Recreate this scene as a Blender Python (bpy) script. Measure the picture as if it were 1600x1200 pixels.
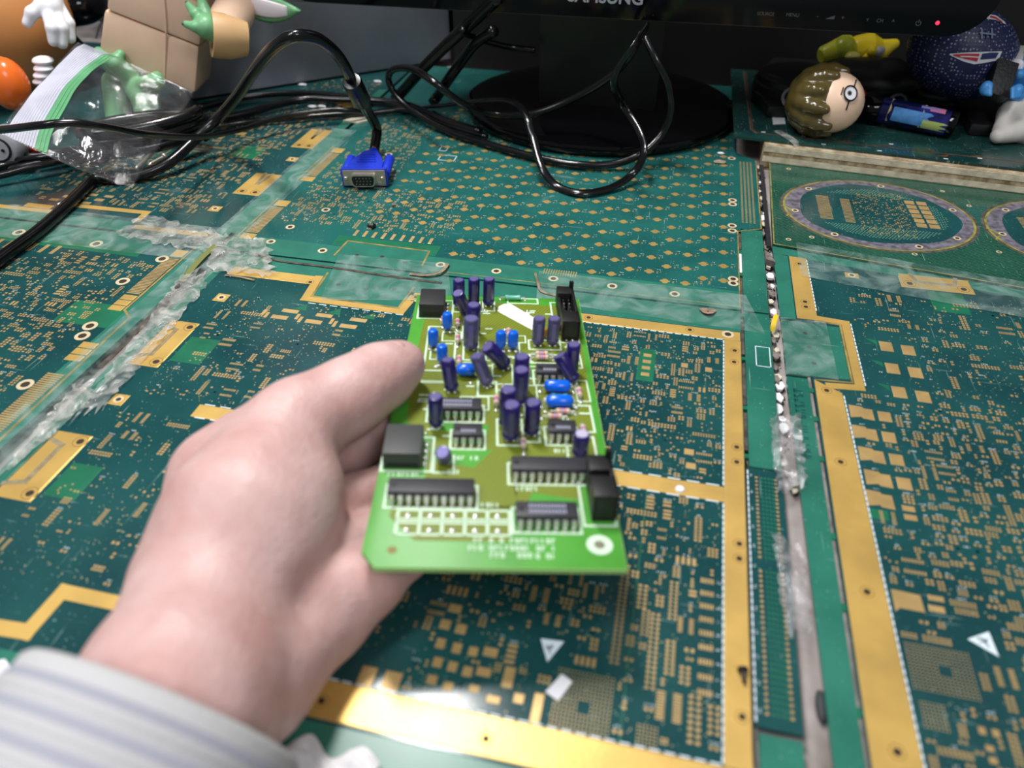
import bpy, bmesh, math, random
import numpy as np
from mathutils import Vector, Matrix, Euler
for o in list(bpy.data.objects): bpy.data.objects.remove(o)
sc = bpy.context.scene
S = 0.001                                   # the script works in millimetres
# ---------------------------------------------------------------- camera, world, lights, exposure
PITCH, YAW, FPX, CAMZ = math.radians(39.3), math.radians(12.6), 1150.0, 215.0
cd = bpy.data.cameras.new('camera'); cam = bpy.data.objects.new('camera', cd)
sc.collection.objects.link(cam); sc.camera = cam
cam.location = (0, 0, CAMZ*S)
cam.rotation_euler = (math.pi/2-PITCH, 0, YAW)
cd.sensor_width = 36; cd.lens = 36*FPX/1600; cd.clip_start = 0.01; cd.clip_end = 30
cd.dof.use_dof = True; cd.dof.focus_distance = 0.42; cd.dof.aperture_fstop = 7.4
sc.view_settings.view_transform = 'Standard'; sc.view_settings.look = 'None'
sc.view_settings.exposure = 0.0; sc.view_settings.gamma = 1.0
sc.view_settings.use_curve_mapping = False
w = bpy.data.worlds.new('room_light'); sc.world = w; w.use_nodes = True
w.node_tree.nodes['Background'].inputs[0].default_value = (0.93, 0.96, 1.0, 1)
w.node_tree.nodes['Background'].inputs[1].default_value = 0.2
def area(name, loc, target, sx, sy, power, col=(1, 1, 1)):
    l = bpy.data.lights.new(name, 'AREA'); l.shape = 'RECTANGLE'; l.size = sx*S; l.size_y = sy*S
    l.energy = power; l.color = col
    o = bpy.data.objects.new(name, l); sc.collection.objects.link(o)
    o.location = Vector(loc)*S
    d = (Vector(target)-Vector(loc)).normalized()
    o.rotation_euler = d.to_track_quat('-Z', 'Y').to_euler()
    return o
area('hanging_lamp', (-275, 540, 820), (-60, 250, 0), 90, 240, 7.5, (1.0, 0.98, 0.96))
area('fill_light_right', (800, -700, 1400), (-100, 500, 0), 500, 500, 9, (0.97, 0.98, 1.0))  # weak fill light added at the right front to lift the case and toys
area('ceiling_lamp_left', (-760, -380, 1800), (-150, 400, 0), 300, 1000, 20, (0.96, 0.97, 1.0))
# ---------------------------------------------------------------- helpers
_fw = np.array([-math.sin(YAW)*math.cos(PITCH), math.cos(YAW)*math.cos(PITCH), -math.sin(PITCH)])
_rt = np.array([math.cos(YAW), math.sin(YAW), 0]); _up = np.cross(_rt, _fw)
def at(x, y, z=0.0):
    """where the sight line of a pixel of the photograph meets the level z (mm)"""
    d = _fw+_rt*(x-800)/FPX+_up*(600-y)/FPX
    t = (z-CAMZ)/d[2]
    return Vector((d[0]*t, d[1]*t, z))
def deep(x, y, dep):
    d = _fw+_rt*(x-800)/FPX+_up*(600-y)/FPX
    return Vector(d*dep)+Vector((0, 0, CAMZ))
def aty(x, y, Y):
    d = _fw+_rt*(x-800)/FPX+_up*(600-y)/FPX
    t = Y/d[1]
    return Vector((d[0]*t, Y, CAMZ+d[2]*t))
def scale_at(x, y):
    v = np.array((x, y, -CAMZ)); return FPX/max(60., v@_fw)      # pixels per mm on the bench
def srgb(c):
    return tuple(((v/255)/12.92 if v/255 < 0.04045 else ((v/255+0.055)/1.055)**2.4) for v in c)+(1,)
MATS = {}
def mat(name, col, rough=0.5, metal=0.0, spec=0.5, var=0.0, scale=80., col2=None, bump=0.0, bscale=300., coat=0.0, emit=None):
    if name in MATS: return MATS[name]
    m = bpy.data.materials.new(name); m.use_nodes = True; nt = m.node_tree; N = nt.nodes; L = nt.links
    b = N['Principled BSDF']; b.inputs['Base Color'].default_value = srgb(col); b.inputs['Roughness'].default_value = rough
    b.inputs['Metallic'].default_value = metal; b.inputs['Specular IOR Level'].default_value = spec
    b.inputs['Coat Weight'].default_value = coat; b.inputs['Coat Roughness'].default_value = 0.08
    g = N.new('ShaderNodeNewGeometry')
    c2 = col2 or tuple(max(0, v*(1-var)) for v in col)
    if var > 0 or col2:
        n = N.new('ShaderNodeTexNoise'); n.inputs['Scale'].default_value = scale; n.inputs['Detail'].default_value = 4
        L.new(g.outputs['Position'], n.inputs['Vector'])
        r = N.new('ShaderNodeValToRGB'); r.color_ramp.elements[0].position = 0.35; r.color_ramp.elements[1].position = 0.65
        r.color_ramp.elements[0].color = srgb(c2); r.color_ramp.elements[1].color = srgb(col)
        L.new(n.outputs['Fac'], r.inputs['Fac']); L.new(r.outputs['Color'], b.inputs['Base Color'])
    if bump > 0:
        n2 = N.new('ShaderNodeTexNoise'); n2.inputs['Scale'].default_value = bscale; n2.inputs['Detail'].default_value = 3
        L.new(g.outputs['Position'], n2.inputs['Vector'])
        bp = N.new('ShaderNodeBump'); bp.inputs['Strength'].default_value = bump; bp.inputs['Distance'].default_value = 0.001
        L.new(n2.outputs['Fac'], bp.inputs['Height']); L.new(bp.outputs['Normal'], b.inputs['Normal'])
    if emit:
        b.inputs['Emission Color'].default_value = srgb(col); b.inputs['Emission Strength'].default_value = emit
    MATS[name] = m; return m
def mask_mat(name, dark, light, trace=0.0):
    """solder mask: two greens by copper density, fine scratches and pale dust"""
    m = bpy.data.materials.new(name); m.use_nodes = True; nt = m.node_tree; N = nt.nodes; L = nt.links
    b = N['Principled BSDF']; b.inputs['Roughness'].default_value = 0.3; b.inputs['Specular IOR Level'].default_value = 0.45
    g = N.new('ShaderNodeNewGeometry')
    n = N.new('ShaderNodeTexNoise'); n.inputs['Scale'].default_value = 22; n.inputs['Detail'].default_value = 6
    L.new(g.outputs['Position'], n.inputs['Vector'])
    r = N.new('ShaderNodeValToRGB'); r.color_ramp.elements[0].position = 0.38; r.color_ramp.elements[1].position = 0.62
    r.color_ramp.elements[0].color = srgb(dark); r.color_ramp.elements[1].color = srgb(light)
    L.new(n.outputs['Fac'], r.inputs['Fac']); col = r.outputs['Color']
    if trace:                                   # fine copper traces showing through the mask
        mp = N.new('ShaderNodeMapping'); mp.inputs['Rotation'].default_value = (0, 0, 0.785)
        L.new(g.outputs['Position'], mp.inputs['Vector'])
        v = N.new('ShaderNodeTexBrick'); v.inputs['Scale'].default_value = 90; v.inputs['Mortar Size'].default_value = 0.05
        v.inputs['Color1'].default_value = (0, 0, 0, 1); v.inputs['Color2'].default_value = (0.25, 0.25, 0.25, 1); v.inputs['Mortar'].default_value = (1, 1, 1, 1)
        L.new(mp.outputs['Vector'], v.inputs['Vector'])
        mx = N.new('ShaderNodeMix'); mx.data_type = 'RGBA'; mx.blend_type = 'MIX'
        mu = N.new('ShaderNodeMath'); mu.operation = 'MULTIPLY'; mu.inputs[1].default_value = trace
        L.new(v.outputs['Color'], mu.inputs[0]); L.new(mu.outputs[0], mx.inputs['Factor'])
        L.new(col, mx.inputs['A']); mx.inputs['B'].default_value = srgb(tuple(min(255, c*1.5+15) for c in light))
        col = mx.outputs['Result']
    for sx, sy, th, amt in ((1, 0.04, 0.73, 0.35), (0.05, 1, 0.735, 0.35), (1, 1, 0.71, 0.5)):
        mp = N.new('ShaderNodeMapping'); mp.inputs['Scale'].default_value = (900*sx, 900*sy, 100)
        mp.inputs['Rotation'].default_value = (0, 0, 0.5 if sx != sy else 0)
        L.new(g.outputs['Position'], mp.inputs['Vector'])
        n2 = N.new('ShaderNodeTexNoise'); n2.inputs['Scale'].default_value = 1; n2.inputs['Detail'].default_value = 1
        L.new(mp.outputs['Vector'], n2.inputs['Vector'])
        r2 = N.new('ShaderNodeValToRGB'); r2.color_ramp.elements[0].position = th; r2.color_ramp.elements[1].position = th+0.05
        r2.color_ramp.elements[1].color = (amt, amt, amt, 1)
        L.new(n2.outputs['Fac'], r2.inputs['Fac'])
        mx = N.new('ShaderNodeMix'); mx.data_type = 'RGBA'
        L.new(r2.outputs['Color'], mx.inputs['Factor']); L.new(col, mx.inputs['A']); mx.inputs['B'].default_value = srgb((170, 200, 195))
        col = mx.outputs['Result']
    L.new(col, b.inputs['Base Color'])
    n3 = N.new('ShaderNodeTexNoise'); n3.inputs['Scale'].default_value = 60; n3.inputs['Detail'].default_value = 5
    L.new(g.outputs['Position'], n3.inputs['Vector'])
    r3 = N.new('ShaderNodeMapRange'); r3.inputs['To Min'].default_value = 0.1; r3.inputs['To Max'].default_value = 0.2
    L.new(n3.outputs['Fac'], r3.inputs['Value']); L.new(r3.outputs['Result'], b.inputs['Roughness'])
    return m
def film_mat(name, opac, col=(225, 235, 235), rough=0.25, wr=0.6, scale=60., patch=0.5, gloss=0.05):
    """clear plastic film: partly see-through, milky where creased"""
    m = bpy.data.materials.new(name); m.use_nodes = True; nt = m.node_tree; N = nt.nodes; L = nt.links
    out = N['Material Output']; b = N['Principled BSDF']; b.inputs['Base Color'].default_value = srgb(col); b.inputs['Roughness'].default_value = rough
    t = N.new('ShaderNodeBsdfTransparent'); mx = N.new('ShaderNodeMixShader')
    g = N.new('ShaderNodeNewGeometry'); n = N.new('ShaderNodeTexNoise'); n.inputs['Scale'].default_value = scale; n.inputs['Detail'].default_value = 7
    n.inputs['Distortion'].default_value = 1.2
    L.new(g.outputs['Position'], n.inputs['Vector'])
    r = N.new('ShaderNodeMapRange'); r.inputs['From Min'].default_value = 0.4; r.inputs['From Max'].default_value = 0.75
    r.inputs['To Min'].default_value = opac; r.inputs['To Max'].default_value = min(1, opac+patch)
    L.new(n.outputs['Fac'], r.inputs['Value']); L.new(r.outputs['Result'], mx.inputs['Fac'])
    L.new(t.outputs[0], mx.inputs[1]); L.new(b.outputs[0], mx.inputs[2])
    gl = N.new('ShaderNodeBsdfGlossy'); gl.inputs['Roughness'].default_value = rough
    m2 = N.new('ShaderNodeMixShader'); m2.inputs['Fac'].default_value = gloss
    L.new(mx.outputs[0], m2.inputs[1]); L.new(gl.outputs[0], m2.inputs[2]); L.new(m2.outputs[0], out.inputs['Surface'])
    bp = N.new('ShaderNodeBump'); bp.inputs['Strength'].default_value = wr; bp.inputs['Distance'].default_value = 0.002
    L.new(n.outputs['Fac'], bp.inputs['Height'])
    L.new(bp.outputs['Normal'], b.inputs['Normal']); L.new(bp.outputs['Normal'], gl.inputs['Normal'])
    return m

COL = sc.collection
def wloc(o):
    v = Vector((0, 0, 0))
    while o: v += Vector(o.location)/S; o = o.parent
    return v
class MB:
    """collects shapes (mm) and links them as one mesh object"""
    def __init__(s): s.v = []; s.f = []
    def add(s, vs, fs):
        k = len(s.v); s.v += [tuple(p) for p in vs]; s.f += [tuple(i+k for i in f) for f in fs]; return s
    def box(s, x0, x1, y0, y1, z0, z1, bottom=True):
        vs = [(x0, y0, z0), (x1, y0, z0), (x1, y1, z0), (x0, y1, z0), (x0, y0, z1), (x1, y0, z1), (x1, y1, z1), (x0, y1, z1)]
        fs = [(4, 5, 6, 7), (0, 1, 5, 4), (1, 2, 6, 5), (2, 3, 7, 6), (3, 0, 4, 7)]
        if bottom: fs.append((3, 2, 1, 0))
        return s.add(vs, fs)
    def obox(s, c, e1, e2, e3, cham=0):
        """box by centre and half-axis vectors"""
        c, a, b, d = map(Vector, (c, e1, e2, e3))
        vs = [c+a*i+b*j+d*k for k in (-1, 1) for i, j in ((-1, -1), (1, -1), (1, 1), (-1, 1))]
        return s.add(vs, [(4, 5, 6, 7), (0, 1, 5, 4), (1, 2, 6, 5), (2, 3, 7, 6), (3, 0, 4, 7), (3, 2, 1, 0)])
    def prism(s, poly, z0, z1):
        n = len(poly)
        a = sum(poly[i][0]*poly[(i+1) % n][1]-poly[(i+1) % n][0]*poly[i][1] for i in range(n))
        if a < 0: poly = poly[::-1]
        vs = [(p[0], p[1], z0) for p in poly]+[(p[0], p[1], z1) for p in poly]
        fs = [tuple(range(n, 2*n)), tuple(range(n-1, -1, -1))]+[(i, (i+1) % n, n+(i+1) % n, n+i) for i in range(n)]
        return s.add(vs, fs)
    def cyl(s, c, axis, r0, r1, h, n=14, caps=True):
        return s.loft(c, axis, [(0, r0), (h, r1)], n, caps)
    def loft(s, c, axis, prof, n=16, caps=True, ref=None):
        """surface of revolution: prof = (distance along axis, radius)"""
        c = Vector(c); ax = Vector(axis).normalized()
        u = ax.orthogonal().normalized() if ref is None else (Vector(ref)-ax*Vector(ref).dot(ax)).normalized()
        q = ax.cross(u); vs = []; fs = []
        for h, r in prof:
            for i in range(n):
                t = 2*math.pi*i/n; vs.append(c+ax*h+(u*math.cos(t)+q*math.sin(t))*r)
        for k in range(len(prof)-1):
            for i in range(n):
                j = (i+1) % n; fs.append((k*n+i, k*n+j, (k+1)*n+j, (k+1)*n+i))
        if caps: fs.append(tuple(range(n-1, -1, -1))); fs.append(tuple((len(prof)-1)*n+i for i in range(n)))
        return s.add(vs, fs)
    def ring(s, c, r0, r1, z0, z1, n=28):
        vs = []; fs = []
        for i in range(n):
            t = 2*math.pi*i/n
            for r, z in ((r0, z0), (r1, z0), (r1, z1), (r0, z1)): vs.append((c[0]+r*math.cos(t), c[1]+r*math.sin(t), z))
        for i in range(n):
            j = (i+1) % n
            for k in range(4): fs.append((i*4+k, j*4+k, j*4+(k+1) % 4, i*4+(k+1) % 4))
        return s.add(vs, fs)
    def ell(s, c, rx, ry, rz, n=20, m=12, R=None):
        vs = []; fs = []; c = Vector(c)
        for k in range(1, m):
            p = math.pi*k/m
            for i in range(n):
                t = 2*math.pi*i/n
                v = Vector((rx*math.sin(p)*math.cos(t), ry*math.sin(p)*math.sin(t), rz*math.cos(p)))
                vs.append(c+(R @ v if R else v))
        top = len(vs); a = Vector((0, 0, rz)); vs.append(c+(R @ a if R else a)); vs.append(c-(R @ a if R else a))
        for k in range(m-2):
            for i in range(n): j = (i+1) % n; fs.append((k*n+i, (k+1)*n+i, (k+1)*n+j, k*n+j))
        for i in range(n):
            j = (i+1) % n; fs.append((top, i, j)); fs.append((top+1, (m-2)*n+j, (m-2)*n+i))
        return s.add(vs, fs)
    def tube(s, pts, r, n=8, sub=6, caps=True, flat=None):
        """tube along a smooth curve through pts; r number or one per point; flat=(a,b) half axes for ribbons"""
        P = [Vector(p) for p in pts]; R = r if isinstance(r, (list, tuple)) else [r]*len(P)
        out = []; rr = []
        if sub > 1 and len(P) > 2:
            for i in range(len(P)-1):
                p0 = P[max(i-1, 0)]; p1 = P[i]; p2 = P[i+1]; p3 = P[min(i+2, len(P)-1)]
                for k in range(sub):
                    t = k/sub
                    out.append(0.5*((2*p1)+(p2-p0)*t+(2*p0-5*p1+4*p2-p3)*t*t+(3*p1-p0-3*p2+p3)*t**3)); rr.append(R[i]*(1-t)+R[i+1]*t)
            out.append(P[-1]); rr.append(R[-1])
        else: out, rr = P, list(R)
        vs = []; fs = []; u = None
        for i, p in enumerate(out):
            d = (out[min(i+1, len(out)-1)]-out[max(i-1, 0)])
            if d.length < 1e-6: d = Vector((1, 0, 0))
            d.normalize()
            if u is None: u = d.orthogonal().normalized() if flat is None else (Vector((0, 0, 1))-d*d.z).normalized()
            u = (u-d*u.dot(d)).normalized(); q = d.cross(u)
            for k in range(n):
                t = 2*math.pi*k/n
                if flat: vs.append(p+u*math.cos(t)*flat[0]+q*math.sin(t)*flat[1])
                else: vs.append(p+(u*math.cos(t)+q*math.sin(t))*rr[i])
        for i in range(len(out)-1):
            for k in range(n): j = (k+1) % n; fs.append((i*n+k, i*n+j, (i+1)*n+j, (i+1)*n+k))
        if caps: fs.append(tuple(range(n-1, -1, -1))); fs.append(tuple((len(out)-1)*n+i for i in range(n)))
        return s.add(vs, fs)
    def build(s, name, m, parent=None, smooth=False, bevel=0, kind=None, local=False, org=None, autos=None):
        me = bpy.data.meshes.new(name); o = bpy.data.objects.new(name, me); COL.objects.link(o)
        V = np.array(s.v, dtype=float)
        if local: base = np.zeros(3); o.location = (0, 0, 0)
        else:
            pl = np.array(wloc(parent)) if parent else np.zeros(3)
            if org is None:
                org = ((V[:, 0].min()+V[:, 0].max())/2, (V[:, 1].min()+V[:, 1].max())/2, V[:, 2].min())
            base = np.array(org); o.location = Vector(base-pl)*S
        me.from_pydata(((V-base)*S).tolist(), [], s.f)
        me.materials.append(m)
        if parent: o.parent = parent
        if kind: o['kind'] = kind
        if bevel:
            bm = bmesh.new(); bm.from_mesh(me); bmesh.ops.remove_doubles(bm, verts=bm.verts, dist=1e-7)
            es = [e for e in bm.edges if len(e.link_faces) == 2 and e.calc_face_angle(0) > 0.6]
            bmesh.ops.bevel(bm, geom=es, offset=bevel*S, segments=2, affect='EDGES', profile=0.6)
            bm.to_mesh(me); bm.free()
        if smooth or bevel:
            for p in me.polygons: p.use_smooth = True
            me.set_sharp_from_angle(angle=math.radians(autos or (40 if not bevel else 50)))
        return o
def tag(o, label, cat, group=None, kind=None):
    o['label'] = label; o['category'] = cat
    if group: o['group'] = group
    if kind: o['kind'] = kind
    return o
def empty(name, loc, label, cat, group=None):
    o = bpy.data.objects.new(name, None); COL.objects.link(o); o.location = Vector(loc)*S; o.empty_display_size = 0.01
    return tag(o, label, cat, group)
def inst(name, me, parent, loc, scl=(1, 1, 1), rz=0, m=None):
    """a part sharing mesh data; loc in world mm, scl multiplies"""
    o = bpy.data.objects.new(name, me); COL.objects.link(o); o.parent = parent
    o.location = (Vector(loc)-wloc(parent))*S; o.scale = scl; o.rotation_euler = (0, 0, rz)
    return o
def copy_tree(o, parent=None):
    c = o.copy(); COL.objects.link(c)
    if parent: c.parent = parent
    for ch in list(o.children): copy_tree(ch, c)
    return c
# smooth solids from blended round cones and ellipsoids (hand, dolls): a distance field meshed by surface nets
def sdf_mesh(prims, res, blend, pad=6):
    """prims: ('c', a, b, ra, rb) round cone, ('e', c, r3, R) ellipsoid, a leading '-' subtracts; k may follow"""
    lo = np.full(3, 1e9); hi = -lo
    for p in prims:
        if p[0][-1] == 'c': L_ = [(np.array(p[1]), p[3]), (np.array(p[2]), p[4])]
        else: L_ = [(np.array(p[1]), max(p[2]))]
        if p[0][0] == '-': continue
        for c, r in L_: lo = np.minimum(lo, c-r); hi = np.maximum(hi, c+r)
    lo -= pad; hi += pad
    n = np.ceil((hi-lo)/res).astype(int)+1
    ax = [lo[i]+np.arange(n[i])*res for i in range(3)]
    X, Y, Z = np.meshgrid(*ax, indexing='ij'); D = np.full(X.shape, 1e3)
    for p in prims:
        k = blend
        if p[0][-1] == 'c':
            a, b = np.array(p[1], float), np.array(p[2], float); ra, rb = p[3], p[4]
            if len(p) > 5: k = p[5]
            ab = b-a; l2 = max(ab@ab, 1e-9)
            t = np.clip(((X-a[0])*ab[0]+(Y-a[1])*ab[1]+(Z-a[2])*ab[2])/l2, 0, 1)
            d = np.sqrt((X-a[0]-ab[0]*t)**2+(Y-a[1]-ab[1]*t)**2+(Z-a[2]-ab[2]*t)**2)-(ra+(rb-ra)*t)
        else:
            c = p[1]; r = p[2]; R = np.array(p[3]) if len(p) > 3 and p[3] is not None else np.eye(3)
            if len(p) > 4: k = p[4]
            q = [(X-c[0])*R[0, i]+(Y-c[1])*R[1, i]+(Z-c[2])*R[2, i] for i in range(3)]
            k0 = np.sqrt((q[0]/r[0])**2+(q[1]/r[1])**2+(q[2]/r[2])**2)
            k1 = np.sqrt((q[0]/r[0]**2)**2+(q[1]/r[1]**2)**2+(q[2]/r[2]**2)**2)+1e-9
            d = k0*(k0-1)/k1
        if p[0][0] == '-':
            h = np.clip(0.5-0.5*(D+d)/k, 0, 1); D = D*(1-h)+(-d)*h+k*h*(1-h)
        else:
            h = np.clip(0.5+0.5*(D-d)/k, 0, 1); D = D*(1-h)+d*h-k*h*(1-h)
    # surface nets
    s = D < 0
    c = np.zeros(tuple(n-1), int)
    for i in (0, 1):
        for j in (0, 1):
            for k in (0, 1): c += s[i:n[0]-1+i, j:n[1]-1+j, k:n[2]-1+k]
    act = (c > 0) & (c < 8); idx = -np.ones(act.shape, int); cells = np.argwhere(act); idx[act] = np.arange(len(cells))
    acc = np.zeros((len(cells), 3)); cnt = np.zeros(len(cells))
    offs = [(i, j, k) for i in (0, 1) for j in (0, 1) for k in (0, 1)]
    for a in offs:
        for d_ in range(3):
            if a[d_]: continue
            b = list(a); b[d_] = 1
            A = cells+np.array(a); B = cells+np.array(b)
            da = D[A[:, 0], A[:, 1], A[:, 2]]; db = D[B[:, 0], B[:, 1], B[:, 2]]
            cr = (da < 0) != (db < 0)
            t = np.where(cr, da/np.where(cr, da-db, 1), 0)
            pt = A+np.eye(3)[d_]*t[:, None]
            acc[cr] += pt[cr]; cnt[cr] += 1
    V = lo+acc/cnt[:, None]*res
    F_ = []
    for d_ in range(3):
        u, v = (d_+1) % 3, (d_+2) % 3
        sl0 = [slice(None)]*3; sl1 = [slice(None)]*3
        sl0[d_] = slice(0, n[d_]-1); sl1[d_] = slice(1, n[d_])
        ch = s[tuple(sl0)] != s[tuple(sl1)]
        E_ = np.argwhere(ch); E_ = E_[(E_[:, u] > 0) & (E_[:, v] > 0) & (E_[:, u] < n[u]-1) & (E_[:, v] < n[v]-1)]
        if not len(E_): continue
        eu, ev = np.eye(3, dtype=int)[u], np.eye(3, dtype=int)[v]
        q = [E_-eu-ev, E_-ev, E_, E_-eu]
        ids = np.stack([idx[x[:, 0], x[:, 1], x[:, 2]] for x in q], 1)
        ins = s[E_[:, 0], E_[:, 1], E_[:, 2]]
        ids[~ins] = ids[~ins][:, ::-1]
        F_.append(ids)
    F_ = np.concatenate(F_)
    F_ = F_[(F_ >= 0).all(1)]
    mb = MB(); mb.v = V.tolist(); mb.f = [tuple(f) for f in F_.tolist()]
    return mb
def text_mesh(txt, size, m, name, parent, loc, rot, depth=0.0, sx=1.0, bold=False):
    """flat lettering as a thin mesh; size and depth in mm"""
    cu = bpy.data.curves.new(name, 'FONT'); cu.body = txt; cu.size = size*S; cu.extrude = depth*S; cu.align_x = 'CENTER'
    if bold: cu.offset = size*S*0.022
    t = bpy.data.objects.new(name, cu); COL.objects.link(t)
    dg = bpy.context.evaluated_depsgraph_get(); me = bpy.data.meshes.new_from_object(t.evaluated_get(dg))
    bpy.data.objects.remove(t)
    o = bpy.data.objects.new(name, me); COL.objects.link(o); me.materials.clear(); me.materials.append(m)
    if parent: o.parent = parent; loc = Vector(loc)-wloc(parent)
    o.location = Vector(loc)*S; o.rotation_euler = rot; o.scale = (sx, 1, 1)
    return o
# ---------------------------------------------------------------- materials of the bench
M_MASK = mask_mat('solder_mask_dark', (24, 64, 67), (31, 78, 78))
M_MASK2 = mask_mat('solder_mask_teal', (28, 84, 81), (36, 98, 92))
M_RAIL = mask_mat('solder_mask_rail', (36, 98, 84), (50, 119, 101))
M_HATCH = mask_mat('solder_mask_hatched', (26, 66, 54), (38, 82, 66), trace=0.14)
M_POUR = mat('mask_over_copper', (32, 110, 80), 0.3, var=0.12)
M_POUR2 = mat('mask_over_copper_pale', (46, 118, 100), 0.3, var=0.1)
M_GOLD = mat('gold_plate', (238, 196, 110), 0.36, metal=0.5, var=0.10, scale=45, bump=0.04, bscale=500)
M_PAD = mat('gold_pad', (204, 170, 112), 0.42, metal=0.4, var=0.10, scale=90)
M_SILK = mat('silkscreen_white', (214, 228, 236), 0.6)
M_DIRT = mat('grey_dust_in_slot', (92, 84, 74), 0.9, var=0.4, scale=200)
M_EDGE = mat('laminate_edge', (150, 146, 70), 0.6, var=0.3, scale=150)
M_TAN = mat('routed_edge', (160, 138, 70), 0.6, var=0.3, scale=120)
M_HOLE = mat('drill_hole_dark', (46, 30, 18), 0.7)
M_RING = mat('pale_annulus', (222, 205, 168), 0.45, metal=0.3)
M_BENCH = mat('dusty_grey_board', (176, 166, 164), 0.85, col2=(128, 118, 112), scale=35, bump=0.4, bscale=220)
M_BLACK = mat('black_plastic', (16, 16, 18), 0.42)
M_BLKCABLE = mat('black_cable', (11, 11, 13), 0.2, spec=0.5, bump=0.06, bscale=800)
M_WHITE = mat('white_paper', (232, 232, 236), 0.7, var=0.05)

rnd = random.Random(7)
# ---------------------------------------------------------------- bench top, back wall
fl = MB().box(-1500, 1300, -1200, 1180, -780, -760).build('floor', mat('floor_grey', (120, 118, 116), .6, var=.1, scale=8)); fl['kind'] = 'structure'
b = MB().box(-760, 520, 70, 861, -42, -5.2).build('bench_top', M_BENCH); tag(b, 'grey painted bench board under the circuit panels, seen in the dirty gap', 'bench')
wl = MB().box(-1500, 1300, 862, 880, -780, 950).build('wall_back', mat('dark_wall', (30, 30, 35), 0.9, var=0.2, scale=3)); wl['kind'] = 'structure'

bb = MB().box(-222, 520, 735, 743, -5.1, 420).build('dark_backdrop', mat('backdrop_black', (13, 13, 15), .8)); tag(bb, 'added black backdrop behind the monitor, standing in for the darkness there', 'board')  # added sheet: gives the shaded space behind the monitor its black
UNIT = bpy.data.meshes.new('pad_unit')      # a unit plate shared by all rectangular pads
UNIT.from_pydata([(-.5*S, -.5*S, 0), (.5*S, -.5*S, 0), (.5*S, .5*S, 0), (-.5*S, .5*S, 0), (-.47*S, -.47*S, S), (.47*S, -.47*S, S), (.47*S, .47*S, S), (-.47*S, .47*S, S)], [],
                 [(4, 5, 6, 7), (0, 1, 5, 4), (1, 2, 6, 5), (2, 3, 7, 6), (3, 0, 4, 7)])
UNIT.materials.append(M_PAD)
UNITG = UNIT.copy(); UNITG.materials[0] = M_GOLD
UNITL = UNIT.copy(); UNITL.materials[0] = M_SILK
UNITP = UNIT.copy(); UNITP.materials[0] = M_POUR
UNITQ = UNIT.copy(); UNITQ.materials[0] = M_POUR2
mh = MB().cyl((0, 0, 0), (0, 0, 1), 1, 1, 1, 16); UNITH = bpy.data.meshes.new('hole_unit'); UNITH.from_pydata([(Vector(v)*S) for v in mh.v], [], mh.f); UNITH.materials.append(M_HOLE)
mr = MB().ring((0, 0), 0.55, 1, 0, 1, 20); UNITR = bpy.data.meshes.new('ring_unit'); UNITR.from_pydata([(Vector(v)*S) for v in mr.v], [], mr.f); UNITR.materials.append(M_RING)
mr = MB().ring((0, 0), 0.9, 1, 0, 1, 20); UNITO = bpy.data.meshes.new('thin_ring_unit'); UNITO.from_pydata([(Vector(v)*S) for v in mr.v], [], mr.f); UNITO.materials.append(mat('etched_ring', (140, 104, 48), 0.6))

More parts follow.
